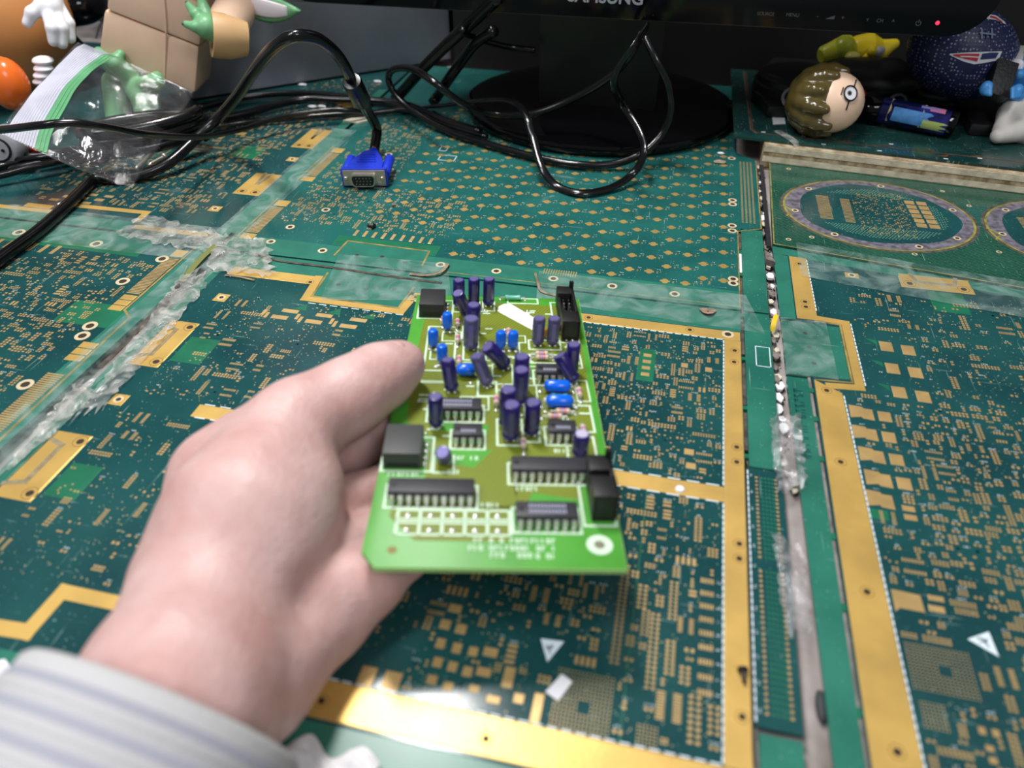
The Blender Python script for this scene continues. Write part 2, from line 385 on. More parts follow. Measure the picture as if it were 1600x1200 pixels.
class Panel:
    def __init__(s, label, poly, z=0.0, th=1.8, m=None, rail=None):
        s.o = MB().prism(poly, z-th, z).build('circuit_panel', m or M_MASK, org=(sum(p[0] for p in poly)/len(poly), sum(p[1] for p in poly)/len(poly), z-th), bevel=0)
        tag(s.o, label, 'circuit board'); s.z = z
        s.pads = []; s.silk = MB(); s.vias = MB(); s.occ = []; s.small = MB()
    def busy(s, x0, x1, y0, y1): s.occ.append((x0, x1, y0, y1))
    def free(s, x0, x1, y0, y1, g=0.35):
        for a in s.occ:
            if x0 < a[1]+g and x1 > a[0]-g and y0 < a[3]+g and y1 > a[2]-g: return False
        return True
    def plate(s, name, x0, x1, y0, y1, me=None, t=0.12, rz=0, busy=True):
        if busy: s.busy(x0, x1, y0, y1)
        return inst(name, me or UNITG, s.o, ((x0+x1)/2, (y0+y1)/2, s.z), (x1-x0, y1-y0, t), rz)
    def poly(s, name, pts, m, t=0.12, z0=0):
        o = MB().prism(pts, s.z+z0, s.z+t).build(name, m, s.o); return o
    def strip(s, name, pts, wd, m, t=0.1, busy=True):
        mb = MB()
        for a, b in zip(pts, pts[1:]):
            a, b = Vector((*a, 0)), Vector((*b, 0)); d = (b-a).normalized(); q = Vector((-d.y, d.x, 0))*wd/2
            a2, b2 = a-d*wd/2, b+d*wd/2
            mb.prism([(a2+q)[:2], (a2-q)[:2], (b2-q)[:2], (b2+q)[:2]], s.z, s.z+t+0.012*(len(mb.f) % 12)/6)
            if busy: s.busy(min(a.x, b.x)-wd/2, max(a.x, b.x)+wd/2, min(a.y, b.y)-wd/2, max(a.y, b.y)+wd/2)
        return mb.build(name, m, s.o)
    def hole(s, x, y, r=1.3, ring=True, t=0.16, thin=False):
        if ring:
            q = inst('annular_ring', UNITO if thin else UNITR, s.o, (x, y, s.z), (r*1.9, r*1.9, t))
        inst('drill_hole', UNITH, s.o, (x, y, s.z), (r*(0.95 if thin else 1), r*(0.95 if thin else 1), t-0.01)); s.busy(x-2*r, x+2*r, y-2*r, y+2*r)
    def slot(s, x0, x1, y0, y1): MB().box(x0, x1, y0, y1, s.z, s.z+0.05).build('routed_slot', M_DIRT, s.o); s.busy(x0, x1, y0, y1)
    def pad(s, x, y, wx, wy): s.pads.append((x, y, wx, wy))
    def label(s, x, y, n=3, h=1.0, vert=False):
        for i in range(n):
            cx = (i-(n-1)/2)*h*0.82
            for k in range(3):
                ox, oy = rnd.uniform(-.22, .22)*h, rnd.uniform(-.4, .4)*h
                ww, hh = (rnd.choice((0.5, 0.16))*h, 0) ; hh = (0.18 if ww > 0.3*h else 0.75)*h
                a, b2 = (cx+ox*0.5, oy if hh < 0.5*h else 0)
                if vert: a, b2, ww, hh = -b2, a, hh, ww
                s.silk.box(x+a-ww/2, x+a+ww/2, y+b2-hh/2, y+b2+hh/2, s.z, s.z+0.04, False)
    def via(s, x, y, r=0.22): s.vias.box(x-r, x+r, y-r, y+r, s.z, s.z+0.05, False)
    # --- footprints
    def foot(s, kind, x, y, k=1.0, rot=False):
        P = []; W = H = 0
        if kind == 'grid':
            c, r = rnd.choice(((2, 2), (2, 3), (2, 4), (3, 2), (2, 5), (4, 2), (2, 2), (3, 3)))
            a, b2, g = 1.15*k, 1.0*k, 0.55*k
            P = [((i-(c-1)/2)*(a+g), (j-(r-1)/2)*(b2+g), a, b2) for i in range(c) for j in range(r)]
        elif kind == 'pair':
            P = [(-.95*k, 0, 1.05*k, 1.3*k), (.95*k, 0, 1.05*k, 1.3*k)]
        elif kind == 'big':
            P = [(-2.0*k, 0, 2.2*k, 2.6*k), (2.0*k, 0, 2.2*k, 2.6*k)]
        elif kind == 'long':
            n = rnd.randint(2, 4); P = [(0, (j-(n-1)/2)*2.1*k, 3.6*k, 1.25*k) for j in range(n)]
        elif kind == 'soic':
            n = rnd.choice((4, 7, 8)); P = [((i-(n-1)/2)*1.1*k, sgn*2.5*k, 0.62*k, 1.6*k) for i in range(n) for sgn in (-1, 1)]
        elif kind == 'fine':
            n = rnd.choice((8, 10, 12)); P = [(sgn*2.2*k, (i-(n-1)/2)*0.62*k, 1.9*k, 0.36*k) for i in range(n) for sgn in (-1, 1)]
        elif kind == 'qfp':
            n = 6
            P = [((i-(n-1)/2)*0.7*k, sg*3.1*k, 0.4*k, 1.2*k) for i in range(n) for sg in (-1, 1)]+[(sg*3.1*k, (i-(n-1)/2)*0.7*k, 1.2*k, 0.4*k) for i in range(n) for sg in (-1, 1)]+[(0, 0, 2.4*k, 2.4*k)]
        elif kind == 'column':
            n = rnd.randint(5, 9); P = [(sg*0.8*k, (i-(n-1)/2)*1.5*k, 1.1*k, 0.95*k) for i in range(n) for sg in (-1, 1)]
        elif kind == 'scatter':
            for q in range(rnd.randint(3, 6)):
                P.append((rnd.randint(-2, 2)*1.7*k, rnd.randint(-2, 2)*1.5*k, rnd.choice((0.9, 1.2))*k, 0.9*k))
        if rot: P = [(b2, a, d, c) for a, b2, c, d in P]
        x0 = min(p[0]-p[2]/2 for p in P)+x; x1 = max(p[0]+p[2]/2 for p in P)+x; y0 = min(p[1]-p[3]/2 for p in P)+y; y1 = max(p[1]+p[3]/2 for p in P)+y
        return [(x+a, y+b2, c, d) for a, b2, c, d in P], (x0, x1, y0, y1)
    def fill(s, x0, x1, y0, y1, tries, kinds, k=1.0, lab=0.4, vias=0, rows=False):
        for t in range(tries):
            kk = k*rnd.uniform(0.8, 1.15); x = rnd.uniform(x0, x1); y = rnd.uniform(y0, y1)
            P, bb = s.foot(rnd.choice(kinds), x, y, kk, rnd.random() < 0.4)
            if bb[0] < x0 or bb[1] > x1 or bb[2] < y0 or bb[3] > y1 or not s.free(*bb, g=0.5): continue
            s.busy(*bb); s.pads += P
            if rnd.random() < lab:
                ly = bb[3]+0.9; lx = (bb[0]+bb[1])/2
                if s.free(lx-1.4, lx+1.4, ly-0.4, ly+0.5, 0.05): s.label(lx, ly, rnd.randint(2, 4)); s.busy(lx-1.4, lx+1.4, ly-0.4, ly+0.4)
        for t in range(vias):
            x = rnd.uniform(x0, x1); y = rnd.uniform(y0, y1)
            if s.free(x-.2, x+.2, y-.2, y+.2, 0.1): s.via(x, y, rnd.choice((0.16, 0.2, 0.26)))
    def finish(s, most=170, lim=10):
        big = []; 
        for p in s.pads:
            k = scale_at(p[0], p[1]); a = max(p[2]*k, p[3]*k*0.7)
            big.append((a, p))
        big.sort(key=lambda q: -q[0])
        for i, (a, p) in enumerate(big):
            if i < most and a >= lim: inst('gold_pad', UNIT, s.o, (p[0], p[1], s.z), (p[2], p[3], 0.09))
            else: s.small.box(p[0]-p[2]/2, p[0]+p[2]/2, p[1]-p[3]/2, p[1]+p[3]/2, s.z, s.z+0.08, False)
        for mb, nm, m in ((s.small, 'small_pads', M_PAD), (s.silk, 'printed_marks', M_SILK), (s.vias, 'via_dots', mat('via_tin', (170, 165, 120), 0.45, metal=0.3))):
            if mb.v: mb.build(nm, m, s.o, kind='stuff')
    def dashes(s, x0, y0, x1, y1, n):
        for i in range(n):
            a = (i+0.2)/n; b2 = (i+0.8)/n
            xa, xb, ya, yb = x0+(x1-x0)*a, x0+(x1-x0)*b2, y0+(y1-y0)*a, y0+(y1-y0)*b2
            s.silk.box(min(xa, xb)-0.25, max(xa, xb)+0.25, min(ya, yb)-0.25, max(ya, yb)+0.25, s.z, s.z+0.14, False)
    def bga(s, x0, x1, y0, y1, nx, ny, hole=None, r=0.24):
        s.busy(x0, x1, y0, y1)
        for i in range(nx):
            for j in range(ny):
                if hole and hole[0] <= i < hole[1] and hole[2] <= j < hole[3]: continue
                cx = x0+(x1-x0)*(i+.5)/nx; cy = y0+(y1-y0)*(j+.5)/ny
                s.small.box(cx-r, cx+r, cy-r, cy+r, s.z, s.z+0.07, False)
    def tab_connector(s, x0, x1, y0, y1, face):
        """gold connector land with a U-shaped groove; face -1 opens to -x, +1 to +y"""
        if face == -1: u = [(x0, y1-5), (x0+(x1-x0)*0.45, y1-7.5), (x0+(x1-x0)*0.45, y0+9), (x0, y0+6.5)]
        else: u = [(x0+7, y1), (x0+9, y1-(y1-y0)*0.5), (x1-9, y1-(y1-y0)*0.5), (x1-7, y1)]
        s.plate('gold_land', x0, x1, y0, y1)
        s.strip('land_groove', u, 2.2, mat('groove_grey', (150, 136, 104), .6, var=.2, scale=200), t=0.17)
        if face == -1: h = [(x1-3.2, y0+4), (x1-3.2, y1-4)]
        else: h = [(x0+5, y0+4.5), (x1-5, y0+4.5)]
        for a in h: s.hole(*a, 1.7, t=0.18, thin=True)

# ---------------------------------------------------------------- centre panel
P1 = Panel('large dark green circuit panel with gold frame lying under the held board', [(-247, 74), (46.4, 84), (46.4, 341), (-247, 341)])
p = P1
rail = MB().box(48.2, 61, 226, 341, -1.8, 0).build('edge_rail', M_RAIL, p.o)
for y in (232, 263, 300, 338): MB().box(46.2, 48.4, y-1.2, y+1.2, -1.7, -0.1).build('break_tab', M_POUR, p.o)
lowr = MB().box(47.4, 61.0, 117, 225, -1.8, 0).build('edge_coupon', M_MASK, p.o)
MB().box(48.2, 60.5, 86, 115, -1.8, 0).build('edge_rail', M_RAIL, p.o)
p.plate('edge_strip', -247, 46.4, 322, 341, UNITQ, 0.06); p.plate('edge_strip', -247, 46.4, 78.5, 90, UNITQ, 0.06)
p.plate('edge_strip', -247, -240.5, 92, 322, UNITQ, 0.06)
# gold frame
p.plate('gold_frame_bar', -126, 46, 313.8, 321.4); p.plate('gold_frame_bar', 38.3, 46.2, 103.2, 313.6); p.plate('gold_frame_bar', -150, 46.2, 91, 103)
p.plate('gold_frame_bar', -190, 38.2, 204, 212, t=0.11); p.plate('gold_frame_bar', -236, -183, 317, 325.5)
p.strip('gold_frame_bar', [(-183.5, 324), (-181.5, 303), (-127.3, 302), (-125.5, 316)], 4.6, M_GOLD, t=0.14)
p.strip('gold_frame_bar', [(-200, 96), (-184, 97), (-183, 113), (-150, 113)], 5.5, M_GOLD, t=0.14)
p.plate('tab_island', -179.5, -129.5, 305, 341, UNITQ, 0.1); p.strip('routed_slot', [(-180.5, 330), (-179, 305.6), (-129.5, 304.8), (-128.2, 326)], 1.3, M_TAN, t=0.16)
for x in (-170, -153, -138): inst('drill_hole', UNITH, p.o, (x, 321+rnd.uniform(-3, 3), 0), (1.3, 1.3, 0.12))
for x, y in ((43.2, 305.1), (42.8, 295.6), (43.3, 236.1), (43.2, 227.2), (43.6, 184.6), (43.5, 177.8), (43.5, 118.9), (-30.4, 318.0), (21.2, 318.2), (-80.5, 96.2), (-29.2, 96), (-165, 207.5), (-186, 319), (-124, 317)):
    p.hole(x, y, 1.15, t=0.17, thin=True)
p.hole(40, 318.4, 1.6, t=0.17)
for ya, yb in ((236, 260), (265.5, 296), (304, 330)): MB().box(46.5, 48.1, ya, yb, -1.7, -0.6).build('slot_dirt', M_DIRT, p.o)
for a in ((-126, 313.2, 38, 313.2, 40), (37.9, 103.5, 37.9, 203.5, 34), (37.9, 212.5, 37.9, 313, 34), (-150, 103.4, 38, 103.4, 44), (-189, 212.4, 37.5, 212.4, 30), (-189, 203.6, 37.5, 203.6, 30), (-179, 299.2, -124, 299.2, 9), (47.4, 118, 47.4, 224, 36)): p.dashes(*a)
p.tab_connector(-240, -224, 231.5, 269, -1); p.tab_connector(-240, -223, 145.5, 183.3, -1)
for x, y in ((-226, 294), (-227.5, 207), (-226, 120)):
    p.plate('gold_land', x-3.6, x+3.6, y-3.6, y+3.6); p.hole(x, y, 1.2, t=0.17)
for a in ((-222, -206, 238, 258), (-221, -207, 150, 168)): p.plate('copper_pour', *a, UNITP, 0.05, busy=False)
p.plate('copper_pour', 8.5, 8.9, 99, 205, UNITP, 0.04, busy=False)
# edge coupon: rows of pin pads
cpd = MB()
for i in range(48):
    y = 121+i*2.1
    if not 25 < i < 28:
        for x in (50.2, 57.6): p.small.box(x, x+1.0, y, y+0.9, 0, 0.08, False)
        for c in range(4): cpd.box(52.4+c*1.35, 53.2+c*1.35, y, y+1.1, 0, 0.05, False)
cpd.build('coupon_dots', M_POUR, p.o, kind='stuff')
for i in range(12): p.label(48.7, 122+i*9, 2, vert=True)
p.silk.box(53, 60, 295, 295.4, 0, .05); p.silk.box(53, 60, 311, 311.4, 0, .05); p.silk.box(53, 53.4, 295, 311, 0, .05); p.silk.box(59.6, 60, 295, 311, 0, .05)
# printed warning triangle with a struck-out hand, paper label lying near it
p.busy(-22, -10, 121, 134); p.poly('warning_triangle', [(-19.8, 131.2), (-12.2, 131.8), (-16.2, 123.6)], M_SILK, 0.06)
mk = MB().tube([(-17.6, 129.2, .1), (-16.6, 128.3, .1), (-15.4, 129.0, .1)], .25, 5, 2).tube([(-17.4, 127.8, .1), (-15.6, 129.8, .1)], .18, 5, 1).tube([(-16.4, 128.0, .1), (-15.9, 126.6, .1)], .22, 5, 1)
mk.build('triangle_print', M_BLACK, p.o)
p.bga(-12.5, 5.5, 101, 123, 16, 18, (7, 10, 7, 10)); p.bga(13, 19.5, 101.6, 110.4, 6, 8)
# measured groups in the lit corner
def col2(p, x, y0, n, w=1.1, h=0.95, st=1.5, g=1.6, c=2):
    w *= .82; h *= .82
    for i in range(n):
        for j in range(c): p.pad(x+j*g, y0+i*st, w, h)
    p.busy(x-w/2, x+g*(c-1)+w/2, y0-h/2, y0+(n-1)*st+h/2)
col2(p, 3.5, 128, 24, 1.3, 1.05, 1.65, 1.8); col2(p, 12, 140, 7); col2(p, 15, 122, 16, 1.35, 1.1, 1.75, 1.9); col2(p, 20.5, 128, 8, 1.4, 1.1, 1.6, 1.9)
col2(p, 28.5, 108, 8, 1.7, 1.2, 2.0, 2.3); col2(p, 34.2, 112, 5, 1.5, 1.2, 2.0, 2.2); col2(p, 25.3, 126, 4, 1.5, 1.1, 1.7, 2.0); col2(p, 10, 150, 6, 1.5, 1.1, 1.75, 2); col2(p, 20.5, 148, 10, 1.25, 1.05, 1.6, 1.8)
for i in range(10): p.pad(19.5, 113+i*0.95, 2.6, 0.6); p.pad(24.5, 113+i*0.95, 2.6, 0.6)
p.busy(18, 26, 112, 123)
for j in range(9):
    for i in range(5): p.pad(30.6+i*0.95, 124+j*5.2, 0.6, 2.0)
    p.label(36.4, 124+j*5.2, 2); p.busy(30, 35.2, 122.8+j*5.2, 125.4+j*5.2)
for x, y in ((24, 229), (25, 221)): p.pad(x, y, 4.0, 3.4); p.busy(x-2, x+2, y-2, y+2)
for x, y in ((19.8, 288), (31, 287)): p.pad(x, y, 3.2, 3.4); p.busy(x-2, x+2, y-2, y+2)
for y in (277, 282, 287, 292): p.pad(2, y, 4, 2.6); p.busy(-.5, 4.5, y-2, y+2)
p.plate('copper_pour', -2, 6, 272, 297, UNITP, 0.05, busy=False)
for i, y in enumerate((262, 257.5, 253, 247)): p.pad(-28, y, 6.5, 2.4); p.busy(-32, -24.5, y-1.4, y+1.4)
for i in range(3):                         # the three diode lands by the island
    x = -186+i*19; p.pad(x+2, 290, 9, 3.0); p.pad(x-1, 283.5, 9, 3.2); p.busy(x-7, x+8, 281, 292)
    p.poly('copper_pour', [(x+2, 292), (x+10, 292), (x+8, 298)], M_POUR, 0.05)
    p.pad(x-11, 286, 1.8, 5); p.pad(x-8.5, 284, 1.8, 5)
for a in ((-70, 106, 5, 8), (-62, 107, 5.5, 6), (-50, 110, 3.2, 3), (-44.5, 109, 3.2, 3), (-50, 116, 3, 3.4), (-45, 115.6, 3, 3.4), (-40, 115, 3, 3.4), (-51, 122.5, 3, 3.6), (-45.4, 122, 3, 3.6), (-40, 122, 3, 3.2), (-51.5, 129.5, 3.6, 3.6), (-46, 129, 3.6, 3.6), (-50, 136, 4.4, 3.2), (-35, 116, 4.6, 3), (-34.5, 123, 4.6, 3.2), (-27, 116, 3.4, 7), (-22.5, 110, 3.2, 3.2), (-16.5, 108, 3, 10), (-36.5, 110, 3.2, 2.4), (-30, 108, 4.2, 2.4)):
    p.pad(*a); p.busy(a[0]-a[2]/2, a[0]+a[2]/2, a[1]-a[3]/2, a[1]+a[3]/2)
K = ['grid', 'grid', 'grid', 'pair', 'pair', 'soic', 'fine', 'column', 'scatter', 'scatter', 'grid', 'long']
K2 = ['grid', 'pair', 'pair', 'soic', 'fine', 'scatter', 'scatter', 'column']
p.fill(-33, 37, 213.5, 312, 1100, K, 0.85, 0.5, 500)
p.fill(-60, 37, 105, 203, 1500, K, 0.9, 0.45, 500)
p.fill(-222, -34, 213.5, 298, 300, K2, 0.85, 0.35, 1100)
p.fill(-222, -60, 116, 203, 130, K2, 0.85, 0.35, 700)
p.finish()

# ---------------------------------------------------------------- panel behind it with the key contacts
P2 = Panel('teal circuit panel with rows of round gold key contacts in front of the monitor', [(-255, 342.6), (46.6, 342.6), (46.6, 434), (61, 440), (61, 548), (46, 560), (46, 718), (-255, 718)], m=M_MASK2)
p = P2
MB().box(48.3, 61, 342.6, 436, -1.8, 0).build('edge_rail', M_RAIL, p.o)
MB().box(46.7, 48.2, 352, 377, -1.7, -.6).build('slot_dirt', M_DIRT, p.o); MB().box(46.7, 48.2, 383, 405, -1.7, -.6).build('slot_dirt', M_WHITE, p.o); MB().box(46.7, 48.2, 410, 431, -1.7, -.6).build('slot_dirt', M_DIRT, p.o)
for y in (380, 407): MB().box(46.4, 48.5, y-1.5, y+1.5, -1.6, -.1).build('break_tab', M_POUR, p.o)
p.plate('edge_strip', -255, 46.4, 342.8, 361, UNITQ, 0.05); p.plate('edge_strip', -261, -250.5, 362, 540, UNITQ, 0.05)
p.strip('score_line', [(-126, 346), (46, 345.6)], 0.55, M_TAN); p.strip('routed_edge', [(46.3, 345), (46.3, 432), (60.6, 438.5), (60.6, 547)], 0.7, M_TAN)
p.plate('tab_island', -184.5, -131, 343, 367.5, UNITQ, 0.1); p.strip('routed_slot', [(-185, 350), (-184, 368), (-132, 366.5), (-131, 350)], 1.2, M_TAN, t=0.14)
p.plate('copper_pour', -192, -127, 362, 374, UNITP, 0.04, busy=False)
for x in (-172, -157, -142): inst('drill_hole', UNITH, p.o, (x, 354+rnd.uniform(-3, 3), 0), (1.3, 1.3, 0.12))
for x, y in ((-194, 353.5), (-229, 357), (-226, 377), (-214, 404), (-121, 353), (-88, 353), (-55, 352), (-22, 351.4), (12, 350.6), (43, 373.5), (43, 368.8), (43, 432), (43, 439), (43.5, 470), (43.5, 476), (43.5, 548), (-203, 447), (-207, 463), (-206, 500), (-195, 473), (-176, 573)): p.hole(x, y, 1.5)
kp = []                                     # a key contact: round land with two side tabs
for i in range(14):
    t = 2*math.pi*i/14; kp.append((math.cos(t), math.sin(t)))
me = MB().prism([(2.0*a, 2.5*b2) for a, b2 in kp], 0, 0.1).box(-2.75, 2.75, -.8, .8, 0, .09); KEY = bpy.data.meshes.new('key_contact')
KEY.from_pydata([Vector(v)*S for v in me.v], [], me.f); KEY.materials.append(mat('key_contact_gold', (206, 172, 102), 0.4, metal=0.5, var=0.12, scale=60))
for k in range(0, 11):
    for half in (0, 1):
        for n in range(0, 24):
            x = 26.5-20.55*k+11.2*half; y = 403.2-7.55*k+16.3*n-48.9
            if y < 363 or y > 610 or (x < -120 and y < 396): continue
            if (x+75)**2/105**2+(y-633)**2/98**2 < 1 : continue
            inst('key_contact', KEY, p.o, (x, y, 0)); p.busy(x-3.4, x+3.4, y-2.2, y+2.2)
            p.pad(x+4.6, y-.9, .9, .5); p.pad(x+4.6, y+.3, .9, .5); p.label(x+5.6+rnd.uniform(-.4, .4), y+2.9, 3, 0.95); p.via(x+6.4, y+.8, .3)
for x0, y0, x1, y1 in ((-167.5, 498, -155, 508), (-172, 515, -166, 524)):
    for a in ((x0, x1, y0, y0+.6), (x0, x1, y1-.6, y1), (x0, x0+.5, y0, y1), (x1-.5, x1, y0, y1)): p.silk.box(a[0], a[1], a[2], a[3], 0, .05, False)
# gold edge fingers on the left
for (ya, yb, blocks) in ((357, 411, 1), (443, 503, 1)):
    p.plate('gold_land', -250.5, -241.5, yb-8, yb); p.plate('gold_land', -250.5, -241.5, ya, ya+7)
    n = int((yb-ya-17)/1.5)
    for i in range(n): p.small.box(-250.5, -242, ya+8.5+i*1.5, ya+9.4+i*1.5, 0, .08, False)
    p.strip('routed_slot', [(-252.3, ya-2), (-252.3, yb+2)], 1.1, M_TAN); p.busy(-252, -241, ya, yb)
for i in range(9): p.pad(-183+i*6.0, 379, 2.0, 7); p.busy(-186+i*6, -180+i*6, 374, 383)
p.busy(-118, 40, 355, 362)
for i in range(14): 
    for j in range(4): p.small.box(-62+i*1.4, -61.2+i*1.4, 356.5+j*1.5, 357.4+j*1.5, 0, .07, False)
p.fill(-240, -125, 384, 440, 900, ['grid', 'grid', 'pair', 'scatter', 'column', 'pair'], 0.95, 0.3, 300)
p.fill(-238, -186, 440, 560, 900, ['grid', 'grid', 'pair', 'scatter', 'column', 'pair'], 0.9, 0.4, 200)
p.fill(-238, -120, 530, 600, 300, ['grid', 'pair', 'scatter'], 0.8, 0.4, 200)
p.fill(24, 42, 362, 372, 20, ['pair', 'long'], 0.8, 0.5, 10)
for i in range(60):
    for j in range(4): p.small.box(49+j*2.4, 50.2+j*2.4, 445+i*1.65, 445.8+i*1.65, 0, .06, False)
p.finish()

# ---------------------------------------------------------------- left panel
P3 = Panel('green circuit panel with gold edge fingers at the left, below the torn tape', [(-640, 60), (-255.8, 60), (-255.8, 347.5), (-640, 347.5)], m=M_MASK)
p = P3
p.plate('edge_strip', -268.5, -256, 60, 347.4, UNITQ, 0.06); p.plate('edge_strip', -640, -296, 335.5, 347.4, UNITQ, 0.06)
p.plate('copper_pour', -420, -297, 323, 336, UNITP, 0.05, busy=False); p.plate('tab_island', -420, -297, 330, 347.4, UNITQ, 0.09)
p.plate('copper_pour', -300, -268, 255, 275, UNITP, 0.04, busy=False)
p.strip('routed_slot', [(-269.6, 340), (-269.6, 272), (-262.5, 266), (-262.5, 247), (-262, 243), (-259.5, 150)], 1.3, M_TAN)
for ya, yb, nb in ((270.5, 336, 3), (176, 242.5, 3), (82, 148, 3)):
    xa, xb = (-279, -271) if ya > 260 else (-272, -263.2) if ya > 170 else (-272, -262)
    for i in range(nb): p.plate('gold_land', xa, xb, yb-4.6-i*5.2 if ya < 260 else ya+i*5.2, yb-i*5.2 if ya < 260 else ya+4.6+i*5.2)
    if ya > 260: p.plate('gold_land', xa, xb, yb-8, yb)
    n = int((yb-ya-nb*5.2-10)/1.45)
    for i in range(n):
        y = (ya+nb*5.2+1+i*1.45) if ya > 260 else ya+1+i*1.45
        p.small.box(xa, xb, y, y+.9, 0, .09, False)
    p.busy(xa-1, xb+2, ya, yb)
for x, y in ((-386, 334), (-330, 331.5), (-281, 324), (-277.6, 255), (-288, 297), (-275.7, 246.5), (-276, 207), (-277, 160), (-279, 110)): p.hole(x, y, 2.0)
for i in range(9): p.pad(-413+i*8.0, 320-0.0*i, 2.6, 9.5); p.busy(-416+i*8, -410+i*8, 314, 326)
for x, y in ((-392, 283), (-372, 280), (-385, 262), (-412, 300), (-354, 268), (-349, 266)):
    p.poly('gold_land', [(x+3.2*math.cos(t*.785)*(1 if t % 2 else .8), y+3.4*math.sin(t*.785)*(1 if t % 2 else .8)) for t in range(8)], M_PAD, 0.1); p.busy(x-4, x+4, y-4, y+4)
p.fill(-400, -281, 180, 322, 2600, ['grid', 'grid', 'grid', 'pair', 'scatter', 'column', 'pair', 'long'], 1.0, 0.35, 300)
p.fill(-440, -400, 240, 322, 300, ['grid', 'pair', 'scatter'], 1.0, 0.35, 50)
p.finish()

# ---------------------------------------------------------------- back left panel
P4 = Panel('green circuit panel at the back left under the cables and plastic bag', [(-700, 349.5), (-258, 349.5), (-258, 720), (-700, 720)], m=M_MASK)
p = P4
p.plate('edge_strip', -266, -258.2, 350, 640, UNITQ, 0.06); p.plate('edge_strip', -640, -325, 350, 362, UNITQ, 0.06)
p.tab_connector(-286, -266.5, 413.5, 448, 1); p.tab_connector(-284, -266, 497.5, 536, 1); p.tab_connector(-286, -266.5, 585, 620, 1)
p.strip('gold_frame_bar', [(-324, 364), (-325, 375), (-381, 374), (-383, 363), (-470, 362)], 4.5, M_GOLD, t=0.13)
p.plate('gold_land', -410, -390, 366, 371); p.plate('gold_land', -322, -262, 354, 359, t=0.11)
for x, y in ((-285, 390), (-272, 476)): p.plate('gold_land', x-3.8, x+3.8, y-3.6, y+3.6); p.hole(x, y, 1.2, t=.17)
p.plate('gold_land', -349, -330, 512, 517); p.plate('copper_pour', -322, -300, 470, 492, UNITP, .04, busy=False)
for i in range(3): 
    x = -391+i*12; p.pad(x, 385, 6.5, 3.2); p.pad(x+3, 391, 6.5, 3.0); p.pad(x-5.5, 379, 6.5, 3.2); p.busy(x-9, x+7, 377, 393)
p.fill(-420, -288, 378, 560, 1500, ['grid', 'grid', 'pair', 'scatter', 'column', 'fine', 'soic', 'long'], 0.95, 0.35, 700)
p.fill(-330, -268, 540, 660, 300, ['grid', 'pair', 'scatter'], 0.9, 0.35, 100)
p.finish()

# ---------------------------------------------------------------- right panel
P5 = Panel('dark green circuit panel with tall gold bar at the right beyond the gap', [(78.5, 60), (470, 60), (470, 368), (240, 389), (66, 417.5), (66.6, 339), (78, 339)], m=M_MASK)
p = P5
MB().prism([(68.6, 105), (77.2, 105), (76.2, 290), (66.8, 290), (66.6, 284)], -1.8, 0).build('edge_rail', M_RAIL, p.o)
MB().prism([(66.8, 292), (95.2, 293.5), (95.2, 337), (66.8, 338)], -1.8, 0.06).build('tab_island', M_RAIL, p.o)
MB().prism([(77.3, 105), (78.4, 105), (77.6, 338), (76.4, 290)], -1.7, -.7).build('slot_dirt', mat('grey_fluff', (140, 132, 128), .9, var=.3, scale=150), p.o)
eg = MB()                                   # worn etched characters along the rail
for i in range(13):
    y = 280-i*3.6
    if i == 6: continue
    x0_ = 69.0
    for k in range(3):
        a, b2 = rnd.choice(((0, 4.2), (0, 1.8), (2.2, 4.2))); yy = y+(k-1)*.95
        eg.box(x0_+a, x0_+b2, yy-.25, yy+.25, 0, .06, False)
    eg.box(x0_, x0_+.5, y-1.2, y+1.2, 0, .06, False)
eg.build('etched_marks', M_MASK, p.o, kind='stuff')
for y in (128, 165, 196, 237, 262, 282): MB().box(76.0, 78.8, y-1.5, y+1.5, -1.6, -.05).build('break_tab', M_POUR, p.o)
p.poly('edge_strip', [(66.3, 408.5), (240, 380), (240, 388.6), (66.2, 417)], M_POUR2, .06)
p.poly('edge_strip', [(66.5, 340), (74.4, 340), (74.4, 408), (66.5, 408)], M_POUR2, .06)
p.poly('gold_frame_bar', [(75.2, 407), (84.4, 406), (85.2, 348), (85.2, 341), (75.0, 341)], M_GOLD, .13); p.busy(74, 86, 340, 408)
p.poly('gold_frame_bar', [(79, 105), (93.2, 105), (90.4, 282.5), (79, 290)], M_GOLD, .13); p.busy(78, 93.5, 105, 291)
p.strip('gold_frame_bar', [(84, 343.4), (98.8, 341.8), (99, 288.4), (86, 287)], 4.2, M_GOLD, t=.14)
p.strip('routed_slot', [(84, 340.2), (96, 339.4), (96, 291.4), (80, 290.2)], 1.0, M_TAN, t=.16)
p.dashes(93.6, 105, 91, 281, 60); p.dashes(101.6, 290, 101.4, 342, 16); p.dashes(85.4, 350, 84.8, 405, 16)
p.tab_connector(133.4, 171, 385.5, 400.5, 1); p.plate('gold_land', 104.6, 112, 389.6, 395); p.hole(108.2, 392.2, 1.2, t=.17)
p.plate('gold_land', 203, 210, 376, 382)
for x, y in ((80.5, 399), (80.3, 353), (80.3, 358), (83.8, 283), (84.6, 236.5), (86, 173), (86.6, 118)): p.hole(x, y, 1.25, t=.17, thin=True)
for x, y in ((78, 328), (79, 316), (80, 303)): inst('drill_hole', UNITH, p.o, (x, y, 0), (1.2, 1.2, .06))
